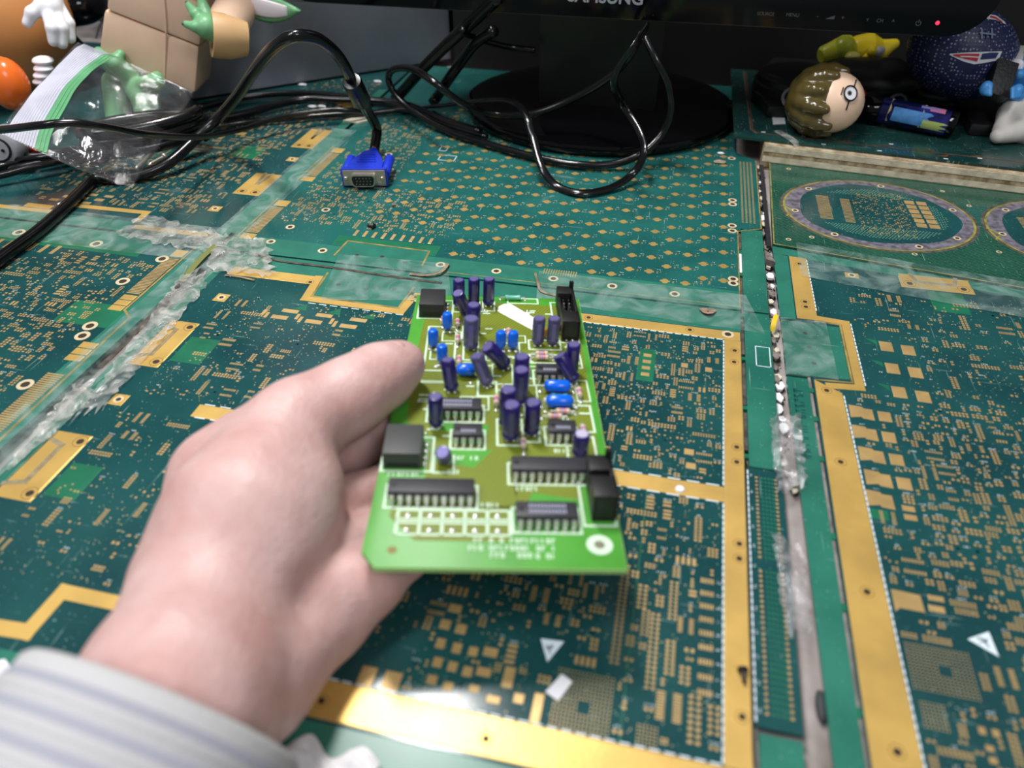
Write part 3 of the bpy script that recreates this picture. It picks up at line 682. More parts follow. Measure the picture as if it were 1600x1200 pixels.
for i, (x, y) in enumerate(((96.8, 270.5), (96.4, 257), (97.2, 243.5), (97.8, 230), (96.6, 218.5))):
    p.poly('gold_land', [(x-4.6, y-4.2), (x-4.6, y+4.4), (x+1, y+4.0), (x+1.6, y+3), (x+5.2, y+3), (x+5.4, y-4.4), (x+.6, y-4.0), (x, y-3)], M_PAD, .1); p.busy(x-5, x+6, y-5, y+5)
    if i < 4: p.pad(x+10, y-.6, 5.4, 6.6); p.busy(x+7, x+13, y-4, y+4)
    p.label(x, y+5.6, 3)
for y in (216, 211.5): p.pad(107, y, 4.6, 2.8); p.busy(104, 110, y-2, y+2)
p.plate('copper_pour', 92, 99, 208, 213, UNITP, .05, busy=False); p.plate('copper_pour', 146, 164, 364, 384, UNITP, .05, busy=False)
p.poly('gold_land', [(94.2, 176), (96, 176), (103.5, 175.5), (103.8, 168.6), (96, 168.8), (94.2, 167)], M_PAD, .1); p.busy(93, 105, 166, 178)
p.pad(108.6, 175.4, 5, 2.2); p.pad(108, 171, 5, 2.6); p.busy(105, 112, 169, 177)
p.bga(94.6, 114.4, 139.2, 156, 17, 15, (8, 11, 6, 9)); p.bga(95.5, 103, 127, 136, 7, 8)
p.busy(113, 126, 154, 167); p.poly('warning_triangle', [(115.2, 161.2), (122.6, 165.6), (123.4, 156.6)], M_SILK, .06)
MB().tube([(118.2, 162, .1), (119.6, 162.4, .1), (121, 161, .1)], .25, 5, 2).tube([(118.6, 160.6, .1), (121.6, 162.6, .1)], .18, 5, 1).tube([(120, 161.4, .1), (121.4, 159.4, .1)], .22, 5, 1).build('triangle_print', M_BLACK, p.o)
for i in range(3):
    y = 325-i*18
    p.pad(116, y, 6, 8); p.pad(126, y-1, 6, 8); p.busy(106, 130, y-7, y+6); p.poly('copper_pour', [(107, y+5), (112, y+4), (112, y)], M_POUR, .05); p.label(110, y-4, 2); p.label(132, y-5, 2)
p.fill(94, 190, 168, 285, 2600, ['grid', 'grid', 'pair', 'pair', 'scatter', 'column', 'soic', 'grid'], .92, .6, 250)
p.fill(94, 190, 100, 168, 1200, ['grid', 'grid', 'pair', 'pair', 'big', 'column', 'fine', 'grid'], .95, .5, 100)
p.fill(103, 230, 285, 378, 240, ['grid', 'fine', 'pair', 'scatter', 'column'], 1.0, .4, 500)
p.finish()

# ---------------------------------------------------------------- upper right panel with round boards
P6 = Panel('hatched green circuit panel holding two round boards, upper right', [(66.6, 419), (240, 390), (300, 380), (300, 530), (70, 551)], z=0.6, th=2.4, m=M_HATCH)
p = P6
p.strip('routed_edge', [(67.2, 421), (70.4, 549)], .8, M_EDGE, busy=False); p.strip('routed_edge', [(67, 419.5), (240, 391)], .8, M_EDGE, busy=False)
M_SILVER = mat('grey_tinned_ring', (142, 136, 150), .5, metal=.35, var=.35, scale=260)
def round_board(cx, cy, rx, ry):
    E = lambda f, n=56: [(cx+rx*f*math.cos(2*math.pi*i/n), cy+ry*f*math.sin(2*math.pi*i/n)) for i in range(n)]
    p.poly('round_slot', E(1.035), M_DIRT, .04); p.poly('routed_edge', E(1.0), M_EDGE, .18); p.poly('tinned_ring', E(.975), M_SILVER, .22)
    inner = []
    for i in range(64):
        t = 2*math.pi*i/64; f = .84+.02*math.cos(3*t+.6)+.012*math.cos(7*t); inner.append((cx+rx*f*math.cos(t), cy+ry*f*math.sin(t)))
    p.poly('round_mask', inner, M_MASK, .26)
    zz = p.z; p.z = zz+.26
    mb = MB()
    for yy in range(9):
        for xx in range(2): 
            pass
    for i in range(20):
        y = cy+18-i*1.75
        mb.box(cx-rx*.62, cx-rx*.62+8, y, y+.75, p.z, p.z+.08, False); mb.box(cx-rx*.36, cx-rx*.36+6, y-2, y-1.25, p.z, p.z+.08, False)
    for k in range(420):
        x = cx+rnd.uniform(-.22, .34)*rx; y = cy+rnd.uniform(-.62, .66)*ry; x = round(x/1.3)*1.3; y = round(y/1.3)*1.3
        ww, hh = rnd.choice(((.9, .7), (.7, .9), (1.1, .8), (.6, .5))); mb.box(x-ww/2, x+ww/2, y-hh/2, y+hh/2, p.z, p.z+.08, False)
    mb.build('small_pads', M_PAD, p.o, kind='stuff')
    for i in range(6):
        for j in range(2):
            a = inst('gold_pad', UNIT, p.o, (cx+rx*.40+j*7.5+i*.3, cy+ry*.42-i*6.6, p.z), (6, 5.2, .09))
    mb = MB()
    for i in range(60):
        for j in range(14):
            x = cx-rx*.7+i*1.9+(j % 2)*.95; y = cy-ry*.42-j*1.55; f = ((x-cx)/rx)**2+((y-cy)/ry)**2
            if f < .52 and y > cy-ry*.78: mb.box(x-.45, x+.45, y-.4, y+.4, p.z, p.z+.05, False)
            y2 = cy+ry*.52+j*1.5
            if ((x-cx)/rx)**2+((y2-cy)/ry)**2 < .5: mb.box(x-.45, x+.45, y2-.4, y2+.4, p.z, p.z+.05, False)
            x3 = cx+rx*.58+(i % 14)*1.6; y3 = cy-ry*.3+j*2.4
            if i < 14 and ((x3-cx)/rx)**2+((y3-cy)/ry)**2 < .52: mb.box(x3-.45, x3+.45, y3-.4, y3+.4, p.z, p.z+.05, False)
    mb.build('thermal_dots', mat('green_dots', (92, 140, 118), .4), p.o, kind='stuff')
    for a in (20, 80, 140, 190, 235, 290, 325):
        t = math.radians(a); x, y = cx+rx*.89*math.cos(t), cy+ry*.89*math.sin(t)
        inst('annular_ring', UNITR, p.o, (x, y, p.z-.04), (2.3, 2.3, .12)).data = UNITR
        inst('drill_hole', UNITH, p.o, (x, y, p.z-.04), (1.3, 1.3, .1))
    p.z = zz
    # the notch on the left
    p.strip('routed_edge', [(cx-rx*1.0, cy-2), (cx-rx*.93, cy-6), (cx-rx*.9, cy-10), (cx-rx*.95, cy-13), (cx-rx*.97, cy-16)], 1.3, M_EDGE, t=.3, busy=False)
round_board(133.5, 475.5, 58, 49.5); round_board(255, 470, 58, 49.5)
for x, y in ((83, 536), (76, 427), (90, 433), (147, 424.5), (104, 545), (182, 520), (196, 438), (194, 500)): inst('annular_ring', UNITR, p.o, (x, y, p.z), (1.6, 1.6, .08))
p.finish()

# ---------------------------------------------------------------- raised shelf at the right: plywood with another panel on top
sh = MB().prism([(64, 545.5), (330, 518), (350, 716), (70, 716)], -5.2, 13.2).build('plywood_board', mat('plywood', (196, 178, 148), .85, col2=(140, 116, 84), scale=130, bump=.5, bscale=400), org=(200, 640, -5.2))
tag(sh, 'pale raw plywood board with rough edge, raising the panel under the toys', 'board')
mb = MB(); a, b2 = Vector((64.6, 545.1, 0)), Vector((330, 517.6, 0)); d = (b2-a).normalized(); q = Vector((d.y, -d.x, 0))
for z0, z1, m, nm, t in ((8.6, 13, mat('plywood_pale', (220, 208, 180), .85, var=.15, scale=140, bump=.4), 'veneer', .7), (1.2, 5.2, mat('plywood_pale', (220, 208, 180)), 'veneer', .5), (5.4, 8.4, mat('plywood_dark', (128, 106, 76), .9, col2=(196, 176, 140), scale=160, bump=.8, bscale=300), 'veneer', .15), (-3, 1, mat('plywood_dark', (128, 106, 76)), 'veneer', .1)):
    MB().prism([a[:2], b2[:2], (b2+q*t)[:2], (a+q*t)[:2]], z0, z1).build(nm, m, sh)
P7 = Panel('worn green circuit panel on the plywood board under the fallen toys', [(42.5, 552.5), (330, 523), (350, 718), (41, 718)], z=15.2, th=1.9, m=mask_mat('solder_mask_worn', (20, 52, 50), (32, 70, 64)))
p = P7
M_COPPER = mat('bare_copper', (120, 78, 58), .5, metal=.3, var=.3, scale=120)
p.strip('copper_line', [(54, 712), (56, 568), (60, 562), (330, 536)], 1.0, M_COPPER, busy=False); p.strip('routed_slot', [(52.2, 712), (54.6, 568), (58.5, 561)], 1.2, M_DIRT, busy=False)
for x, y in ((112, 557), (142, 556), (170, 552), (200, 549), (178, 545)): p.poly('copper_line', [(x, y), (x+7, y-1), (x+9, y+4), (x+6, y+2)], M_COPPER, .06)
for x, y in ((62, 564), (90, 562), (103, 549), (140, 545), (182, 540), (205, 546), (150, 560)): p.plate('paint_chip', x, x+3, y, y+1.2, UNITL, .05)
p.finish()
mb = MB().box(63.6, 66.0, 420, 545, -5.1, -1.5); tag(mb.build('metal_strip', mat('dark_metal', (52, 52, 56), .5, metal=.4)), 'dark metal strip in the gap beside the round boards', 'strip')
# ---------------------------------------------------------------- the circuit board held in the hand
BO = Vector((-66.04, 108.59, 53.69)); EU = Vector((0.9697, 0.2419, -0.0482)).normalized()
EV = Vector((-0.2467, 0.9647, -0.0925)); EV = (EV-EU*EV.dot(EU)).normalized(); EN = EU.cross(EV)
KH = 1.10                                    # the hand and the board it holds, scaled about the eye point
far = lambda v: Vector((0, 0, CAMZ))+(Vector(v)-Vector((0, 0, CAMZ)))*KH
BO = far(BO)
HB = empty('held_circuit_board', BO, 'small bright green circuit board with blue and purple capacitors held in the hand', 'circuit board')
HB.scale = (KH, KH, KH); HB.rotation_euler = Matrix((EU, EV, EN)).transposed().to_euler()
def hb(mb, name, m, parent=None, **k): return mb.build(name, m, parent or HB, local=True, **k)
B_GREEN = mat('board_green', (78, 160, 52), .42, var=.08, scale=60)
def traces():
    m = mat('board_olive_traces', (122, 138, 34), .4)
    nt = m.node_tree; N = nt.nodes; L = nt.links; tc = N.new('ShaderNodeTexCoord'); mp = N.new('ShaderNodeMapping'); mp.inputs['Rotation'].default_value = (0, 0, .6)
    L.new(tc.outputs['Object'], mp.inputs['Vector']); wv = N.new('ShaderNodeTexWave'); wv.inputs['Scale'].default_value = 260; wv.inputs['Distortion'].default_value = 1.5
    wv.inputs['Detail'].default_value = 1; L.new(mp.outputs['Vector'], wv.inputs['Vector'])
    r = N.new('ShaderNodeValToRGB'); r.color_ramp.elements[0].color = srgb((92, 112, 26)); r.color_ramp.elements[1].color = srgb((132, 140, 42))
    L.new(wv.outputs['Fac'], r.inputs['Fac']); L.new(r.outputs['Color'], N['Principled BSDF'].inputs['Base Color']); return m
B_OLIVE = traces()
B_SILK = mat('board_silk', (206, 232, 204), .6)
B_CAP = mat('cap_sleeve_violet', (40, 26, 112), .3, spec=.6, var=.25, scale=300); B_CAPG = mat('cap_sleeve_slate', (84, 82, 124), .3, spec=.6, var=.2, scale=300)
B_TOP = mat('cap_top', (112, 106, 160), .35, metal=.3); B_BLUE = mat('blue_epoxy', (8, 100, 226), .22, spec=.6); B_IC = mat('ic_body', (44, 44, 50), .5)
B_PIN = mat('tinned_pin', (214, 212, 206), .3, metal=.75); B_ICP = mat('ic_print', (142, 144, 166), .6); B_BLK = mat('connector_black', (20, 20, 22), .45)
B_GREY = mat('connector_grey', (62, 64, 64), .5); B_RES = mat('resistor_beige', (206, 190, 168), .45); B_RED = mat('band_red', (214, 92, 96), .5); B_VIO = mat('band_violet', (160, 130, 196), .5)
hb(MB().prism([(0, 5.5), (3.9, 0), (72, 0), (75.2, 158), (3.3, 158)], -1.6, 0), 'laminate', B_GREEN, bevel=.25)
hb(MB().prism([(72.0, 0.2), (75.2, 157.8), (75.35, 157.8), (72.15, .2)], -1.6, 0).prism([(3.9, -.15), (72, -.15), (72, 0), (3.9, 0)], -1.6, 0), 'cut_edge', mat('laminate_cut', (150, 196, 118), .6))
for P in ([(9, 23), (42, 23), (44, 34), (70, 36), (73.5, 150), (22, 153), (8, 136), (6.5, 100), (7, 64), (16, 56), (15, 36), (6, 30)], [(14, 9.8), (40, 9.8), (41, 24), (6.5, 24), (6, 19)], [(43, 25), (63, 26), (63, 36), (42, 35)]):
    hb(MB().prism(P, 0, .05), 'copper_area', B_OLIVE)
for P in ([(17, 44), (30, 41), (36, 50), (16, 50)], [(44, 20.5), (60, 20.5), (62, 27), (48, 30)], [(14, 66), (18, 60), (34, 57), (35, 63)], [(46, 92), (52, 92), (52, 104), (46, 104)]): hb(MB().prism(P, 0, .08), 'bare_mask_area', B_GREEN)
sk = MB()
def frame(u0, u1, v0, v1, t=.75, mb=None):
    m_ = mb or sk
    m_.box(u0, u1, v0, v0+t, .1, .16).box(u0, u1, v1-t, v1, .1, .16).box(u0, u0+t, v0+t, v1-t, .1, .16).box(u1-t, u1, v0+t, v1-t, .1, .16)
sj = MB()
def joint(u, v, r=.8): sj.ell((u, v, .25), r, r, .5, 10, 6)
def cap(u, v, r, h, tu=None, tv=None, m=None, top=None):
    """electrolytic capacitor: sleeve, crimp groove, vent top, two leads"""
    tu = u if tu is None else tu; tv = v if tv is None else tv
    a = Vector((u, v, 1.6)); ax = Vector((tu-u, tv-v, h)).normalized(); L_ = math.sqrt((tu-u)**2+(tv-v)**2+h*h)
    b_ = hb(MB().loft(a, ax, [(0, r*.9), (.5, r), (1.6, r), (2.0, r*.9), (2.4, r), (L_-.6, r), (L_-.1, r*.9), (L_, r*.78)], 18), 'capacitor', m or B_CAP, smooth=True)
    hb(MB().loft(a+ax*L_, ax, [(0, r*.76), (.1, r*.74)], 16), 'vent_top', top or B_TOP, b_)
    hb(MB().loft(a+ax*(L_*.5), ax, [(-L_*.36, r*1.015), (L_*.36, r*1.015)], 6, False).loft(a, ax, [(0, 0.1), (0, .1)], 3) if 0 else MB().obox(a+ax*(L_*.5)+ax.orthogonal().normalized()*0+Vector((0, -r*.97, 0))-ax*ax.y*(-r*.97)*0, Vector((r*.3, 0, 0)), Vector((0, .12, 0)), ax*(L_*.36)), 'polarity_stripe', B_CAPG if (m or B_CAP) is B_CAP else B_TOP, b_)
    for s_ in (-1, 1):
        hb(MB().tube([(u+s_*1.0, v-.2, 0), (u+s_*1.0, v-.2, 1.2), a+Vector((s_*r*.4, 0, 0))+ax*.2], .3, 6, 3), 'lead', B_PIN, b_); joint(u+s_*1.1, v-.5)
def ic(u0, u1, v, n, pr=0, width=6.3, prh=1.6):
    """dual in-line chip: body, pins on both rows"""
    b_ = hb(MB().prism([(u0, v+.9), (u1, v+.9), (u1, v+.9+width), (u0, v+.9+width)], .9, 4.3), 'integrated_circuit', B_IC, bevel=.35)
    hb(MB().cyl((u0+1.6, v+.9+width*.5, 4.3), (0, 0, 1), 1, 1, .05, 12), 'index_notch', B_BLK, b_)
    pitch = 2.54; s0 = (u0+u1)/2-(n-1)/2*pitch
    for row, sg in ((v, -1), (v+width+1.8, 1)):
        for i in range(n):
            u = s0+i*pitch
            hb(MB().box(u-.75, u+.75, row-.15, row+.15, 1.2, 3.0).box(u-.75, u+.75, min(row, row-sg*.9), max(row, row-sg*.9), 2.7, 3.0).box(u-.28, u+.28, row-.14, row+.14, -.6, 1.2), 'pin', B_PIN, b_); joint(u, row-.2*1, .7)
    if pr:
        mk_ = MB()
        for j in range(pr):
            vv = v+.9+width*(.32+.36*j)
            n_ = int((u1-u0)*.62/1.0)
            for i in range(n_):
                uu = (u0+u1)/2+(i-n_/2)*1.0+.3; mk_.box(uu, uu+.7, vv-.7, vv+.7, 4.3, 4.34)
        hb(mk_, 'chip_print', B_ICP, b_)
    frame(u0-1.2, u1+1.2, v-1.9, v+width+2.6)
ic(4.9, 30.4, 24, 10); ic(42.3, 60.2, 14.6, 7, 2); ic(14.4, 32.2, 66, 7, 2); ic(23.0, 32.6, 51.6, 4, 1); ic(54.4, 63.8, 54.4, 4, 1); ic(52.4, 62, 89.6, 4, 1); ic(41.6, 67, 35, 10)
for a in ((22, 147.3, 2.5, 11.5), (28.4, 148.8, 2.5, 11.5), (34.8, 149.2, 2.5, 11.5), (25.4, 140.5, 2.6, 10, 21.7, 138), (28.6, 124.5, 2.9, 12), (41, 99.5, 2.9, 9, 34, 97.5), (21.5, 82.8, 2.6, 11, 19.9, 84.6), (45.7, 76.2, 2.8, 13), (46.2, 84, 2.8, 13.5), (40.8, 62.5, 2.8, 14), (41.8, 55.5, 2.9, 13), (48.9, 58.4, 2.7, 12), (17, 61.8, 2.5, 11), (65.9, 96.5, 2.6, 11.5), (66.2, 90, 2.7, 9, 60.5, 92.5)): cap(*a)
cap(27.8, 112.5, 3.0, 12.5, m=B_CAPG); cap(54.4, 116.8, 2.5, 11, m=B_CAPG); cap(60.3, 117, 2.5, 11, m=B_CAPG); cap(34.2, 87.2, 2.6, 10.5, 30, 88.6, m=B_CAPG)
cap(63.9, 47.2, 2.7, 8, top=mat('cap_top_pale', (205, 200, 226), .3, metal=.2)); cap(20.9, 43.6, 2.5, 4.2, 20.2, 41.5, m=B_CAPG)
for u0, u1, v0, v1 in ((25.6, 31.4, 143.6, 153), (32, 37.8, 144, 153.4), (19.3, 24.8, 142.4, 151), (37.2, 46.4, 52, 67), (50.6, 64, 113, 121), (44, 52, 54, 64), (17, 24, 38, 47), (24.6, 31, 104, 119), (60, 71, 60, 76), (36, 47.4, 107, 118), (10, 22, 96, 130), (47, 70, 103, 110), (30.5, 38, 80, 90), (60, 70, 42, 58), (43, 57, 151.6, 157)): frame(u0, u1, v0, v1)
def film(u, v, up=True):
    if up:
        b_ = hb(MB().loft((u, v, 1.2), (0, 0, 1), [(0, .6), (.4, 1.7), (1.3, 2.1), (6, 2.1), (7, 1.6), (7.3, .7)], 16), 'film_capacitor', B_BLUE, smooth=True)
        for s_ in (-1, 1): hb(MB().tube([(u+s_*1.2, v, 0), (u+s_*1.2, v, 2.5)], .3, 6, 1), 'lead', B_PIN, b_); joint(u+s_*1.3, v-1.2, .9)
    else:
        l = 4.9 if up is False else 3.6
        b_ = hb(MB().loft((u-l, v, 2.9), (1, 0, 0), [(0, .6), (.5, 1.7), (1.5, 2.35), (2*l-1.5, 2.35), (2*l-.5, 1.7), (2*l, .6)], 16), 'film_capacitor', B_BLUE, smooth=True)
        for s_ in (-1, 1): hb(MB().tube([(u+s_*(l-.2), v, 2.9), (u+s_*(l+1), v, 2.7), (u+s_*(l+1.2), v, 0)], .3, 6, 3), 'lead', B_PIN, b_); joint(u+s_*(l+1.2), v, .9)
for a in ((18, 126.5), (13.1, 112.8), (17.2, 101.2), (39.5, 112.6), (44.3, 112.8)): film(*a)
film(26.3, 93.1, None); film(59.6, 83.6, False); film(59.6, 74.2, False)
def resistor(u, v, l=5, vert=False, m=None, bands=True):
    d = Vector((0, 1, 0)) if vert else Vector((1, 0, 0)); c = Vector((u, v, 1.5))
    b_ = hb(MB().loft(c-d*l/2, d, [(0, .6), (.3, 1.0), (1.2, 1.05), (1.7, .85), (l-1.7, .85), (l-1.2, 1.05), (l-.3, 1.0), (l, .6)], 12), 'resistor', m or B_RES, smooth=True)
    if bands:
        for f, mm in ((.3, B_RED), (.5, B_VIO), (.68, B_RED)): hb(MB().loft(c-d*l/2+d*l*f, d, [(-.3, .98), (.3, .98)], 12), 'colour_band', mm, b_)
    hb(MB().tube([c-d*(l/2+2)+Vector((0, 0, -1.5)), c-d*(l/2+1.8), c+d*(l/2+1.8), c+d*(l/2+2)+Vector((0, 0, -1.5))], .28, 6, 1), 'lead', B_PIN, b_)
    for s_ in (-1, 1): q = c+d*s_*(l/2+2); joint(q.x, q.y)
for a in ((55.5, 108.2), (55.5, 105.4), (60.5, 70.2), (57.5, 67.2), (14, 119, 5, True), (16, 133, 5, True), (22, 131, 5, True), (22.5, 118, 5, True), (23.5, 102, 5, True), (35.5, 111, 5, True), (40.2, 82, 5, True), (37.4, 76, 5, True), (50.5, 66, 4, True), (66.5, 60, 4, True), (49.5, 96, 5, True), (67.5, 82, 5, True), (46, 52, 4, True), (43, 124, 5, True), (20.8, 94.5, 5, True)): resistor(*a)
TE = mat('teal_bead', (118, 196, 178), .3)
resistor(45.6, 155, 7, False, TE, False); resistor(60, 79, 6, False, mat('cyan_bead', (90, 196, 214), .3), False)
for u, v in ((57.6, 122.8), (63.2, 126.6)): hb(MB().ell((u, v, 2.4), 1.2, .9, 2.2, 12, 8), 'orange_capacitor', mat('orange_epoxy', (226, 146, 44), .4), smooth=True)
# grey connector blocks on the left edge
for u0, u1, v0, v1, h, m in ((1.8, 13.6, 40, 55, 6.2, B_GREY), (5.6, 16.2, 137.5, 152, 6.2, mat('connector_dark', (40, 40, 42), .5))):
    b_ = hb(MB().prism([(u0, v0), (u1, v0), (u1, v1), (u0, v1)], .1, h), 'terminal_block', m, bevel=.4)
    hb(MB().box(u0+1, u1-1, v0-.05, v0+.3, .6, h*.4), 'terminal_mouth', B_BLK, b_)
    for j in range(4): hb(MB().box(u1, u1+.8, v0+2+j*3.2, v0+2.6+j*3.2, .1, 1.0), 'pin', B_PIN, b_); joint(u1+1, v0+2.3+j*3.2, 1)
    frame(u0-1, u1+3.6, v0-1.6, v1+1.2)
# tall black pin headers on the right edge
def header(v0, v1, h):
    b_ = hb(MB().box(64.4, 71.4, v0, v1, .1, 1.4).box(64.4, 65.4, v0, v1, 1.4, h*.8).box(70.2, 71.4, v0, v1, 1.4, h), 'box_header', B_BLK, bevel=.2)
    hb(MB().box(64.2, 71.6, v0, v0+9, 1.4, h), 'latch', B_BLK, b_, bevel=.3); hb(MB().box(64.2, 71.4, v1-7, v1, 1.4, h), 'latch', B_BLK, b_, bevel=.3)
    hb(MB().prism([(69.6, v1-1.6), (71.4, v1-1.6), (71.4, v1), (69.6, v1)], h, h+2.6), 'latch_tip', B_BLK, b_)
    for i in range(5):
        for c in (0, 1): hb(MB().box(66.4+c*2.3, 67+c*2.3, v0+10+i*(v1-v0-18)/4, v0+10.6+i*(v1-v0-18)/4, .1, h*.7), 'pin', B_PIN if i % 2 else B_GREY, b_)
    frame(61.8, 71.9, v0-2.2, v1+1.5)
header(18, 36.5, 10); header(121, 152.5, 9)
# paper sticker with faint writing
st = hb(MB().prism([(38.6, 144.4), (39.4, 148.6), (41.8, 151.2), (44.6, 151.2), (58.5, 134), (54, 127.6)], .1, .22), 'paper_sticker', mat('sticker_white', (246, 244, 238), .6))
mb = MB()
for k in range(3):
    for i in range(6):
        c = Vector((44+k*3.2+i*.55, 146-k*1.2-i*1.5-k*2.0, .23)); mb.obox(c, (.18, -.5, 0), (.12, .05, 0), (0, 0, .02))
hb(mb, 'handwriting', mat('pencil_grey', (150, 144, 150), .8), st)
# silkscreen grid, text lines and mounting holes along the front
for i in range(6): sk.box(8+i*6.45, 8.9+i*6.45, 11.6, 22, .1, .16)
for v in (11.6, 16.2, 17.6, 21.4): sk.box(8, 41, v, v+.8, .1, .16)
for i in range(5):
    for v in (13.6, 19.4): joint(11.4+i*6.45, v, 1.0)
for (u0, u1, v) in ((29, 53, 10.0), (29, 53, 7.2), (35, 40, 4.6), (42.5, 46, 4.6), (47.5, 53, 4.4), (3.6, 12.6, 37.6), (32.5, 37.5, 24.2), (43, 50, 31.6), (56, 63, 50), (20.5, 26, 38.8), (51.6, 57, 61.6), (24.5, 31, 45.6)):
    u = u0
    while u < u1:
        g = rnd.choice((0, 1, 2)); wv = 1.0
        if rnd.random() > .12:
            sk.box(u, u+.42, v-.95, v+.95, .1, .16)
            if g: sk.box(u+.3, u+wv, v+.5, v+.95, .1, .16)
            if g == 2: sk.box(u+.3, u+wv, v-.95, v-.5, .1, .16).box(u+wv-.3, u+wv, v-.6, v+.6, .1, .16)
        u += 1.45
for a in ((10, 20, 76, 78), (10, 21, 88, 89.5), (24, 33, 96, 103), (33.5, 40, 104, 118), (44, 50, 118, 124), (24, 31, 120, 131), (12, 17, 104, 116), (16, 24, 118, 126), (50, 57, 92, 101), (66.5, 71.5, 78, 92), (66, 71, 100, 118), (36, 44, 88, 102), (47, 52.5, 66, 88), (24.5, 35, 71.5, 80)): frame(*a, t=.55)
for i in range(46):
    joint(rnd.uniform(9, 70), rnd.uniform(56, 150), rnd.uniform(.5, .9))
for i in range(40):                         # short component designators
    u, v = rnd.uniform(9, 68), rnd.uniform(56, 150)
    sk.box(u, u+rnd.uniform(2, 4), v, v+.9, .1, .15)
hb(sk, 'silkscreen', B_SILK, kind='stuff'); hb(sj, 'solder_joints', mat('solder', (226, 226, 220), .25, metal=.6), kind='stuff', smooth=True)
hb(MB().ring((65.6, 8.8), 1.6, 3.7, 0, .2, 24), 'mounting_ring', B_SILK); hb(MB().cyl((65.6, 8.8, 0), (0, 0, 1), 1.6, 1.6, .12, 18), 'mounting_hole', mat('hole_grey', (120, 120, 96), .7))
hb(MB().cyl((8.2, 6.2, 0), (0, 0, 1), 1.3, 1.3, .1, 18), 'via_hole', mat('hole_brown', (140, 120, 70), .7))

# ---------------------------------------------------------------- hand and sleeve
D = lambda x, y, d: deep(x, y, d*KH)
def V3(v): return tuple(v)
th_tip, th_ip = D(626, 570, 260), D(545, 622, 243)
wr = D(285, 1080, 174); fa = wr+(wr-D(375, 880, 203)).normalized()*75
H = []
def c(a, b, ra, rb, k=7): H.append(('c', V3(a), V3(b), ra*KH, rb*KH, k))
c(fa, wr, 24, 22); c(wr, D(335, 945, 196), 22, 21); c(D(335, 945, 196), D(392, 810, 211), 21, 23)
c(D(392, 810, 211), D(425, 735, 221), 23, 17.5); c(D(425, 735, 221), D(458, 672, 229), 17.5, 13.2); c(D(458, 672, 229), th_ip, 12.4, 11.4)
c(D(420, 850, 207), D(465, 770, 218), 17, 13.5, 6)                                  # ball of the thumb
c(th_ip, D(600, 586, 255), 11.0, 10.6); c(D(600, 586, 255), th_tip, 10.6, 8.8, 5)
c(D(340, 752, 228), D(300, 905, 206), 13.5, 16); c(D(340, 752, 228), D(385, 708, 232), 12.5, 12); c(D(352, 735, 229), D(470, 655, 234), 12, 10.5, 9); c(D(470, 655, 234), D(575, 598, 250), 10.5, 9.5, 8)          # back of the hand, index knuckle
c(D(385, 1065, 187), D(505, 962, 211), 15, 13, 4); c(wr, D(385, 1065, 187), 19, 15, 10); c(D(505, 962, 211), D(556, 920, 213), 13, 11.5, 4)    # heel of the hand
def finger(pts, rs):
    for i in range(len(pts)-1): c(pts[i], pts[i+1], rs[i], rs[i+1], 3 if i else 5)
finger([D(400, 735, 235), D(552, 700, 258), D(640, 660, 268), D(700, 648, 271)], [9.5, 8.8, 7.6, 7.0])
finger([D(425, 800, 226), D(572, 778, 242), D(655, 742, 248), D(712, 728, 244)], [9.5, 8.8, 7.8, 7.0])
finger([D(455, 865, 216), D(580, 848, 228), D(655, 815, 233), D(705, 803, 233)], [9.5, 8.6, 7.6, 7])
finger([D(490, 925, 206), D(590, 906, 214), D(636, 868, 222), D(664, 842, 226)], [9.5, 7.8, 6.8, 6.2])
def skin_mat():
    m = bpy.data.materials.new('skin'); m.use_nodes = True; nt = m.node_tree; N = nt.nodes; L = nt.links; b_ = N['Principled BSDF']
    g = N.new('ShaderNodeNewGeometry'); n = N.new('ShaderNodeTexNoise'); n.inputs['Scale'].default_value = 55; n.inputs['Detail'].default_value = 4
    L.new(g.outputs['Position'], n.inputs['Vector']); r = N.new('ShaderNodeValToRGB')
    r.color_ramp.elements[0].position = .32; r.color_ramp.elements[1].position = .68
    r.color_ramp.elements[0].color = srgb((196, 152, 146)); r.color_ramp.elements[1].color = srgb((212, 178, 174))
    L.new(n.outputs['Fac'], r.inputs['Fac']); L.new(r.outputs['Color'], b_.inputs['Base Color']); b_.inputs['Roughness'].default_value = .5
    b_.inputs['Subsurface Weight'].default_value = .25; b_.inputs['Subsurface Radius'].default_value = (.006, .0022, .0012); b_.inputs['Subsurface Scale'].default_value = 1
    n2 = N.new('ShaderNodeTexVoronoi'); n2.inputs['Scale'].default_value = 700; L.new(g.outputs['Position'], n2.inputs['Vector'])
    n3 = N.new('ShaderNodeTexNoise'); n3.inputs['Scale'].default_value = 90; n3.inputs['Detail'].default_value = 3; L.new(g.outputs['Position'], n3.inputs['Vector'])
    ad = N.new('ShaderNodeMath'); ad.operation = 'MULTIPLY_ADD'; ad.inputs[1].default_value = .15
    L.new(n2.outputs['Distance'], ad.inputs[0]); L.new(n3.outputs['Fac'], ad.inputs[2])
    bp = N.new('ShaderNodeBump'); bp.inputs['Strength'].default_value = .4; bp.inputs['Distance'].default_value = .0018
    L.new(ad.outputs[0], bp.inputs['Height']); L.new(bp.outputs['Normal'], b_.inputs['Normal']); return m
M_SKIN = skin_mat()
P = tag(sdf_mesh(H, 1.5, 9).build('person', M_SKIN, smooth=True, autos=180, org=V3(Vector((wr.x, wr.y, 0)))), 'bare left hand with a striped white sleeve, thumb and fingers gripping the small green board', 'person')
md = P.modifiers.new('smooth', 'SMOOTH'); md.iterations = 6; md.factor = .5
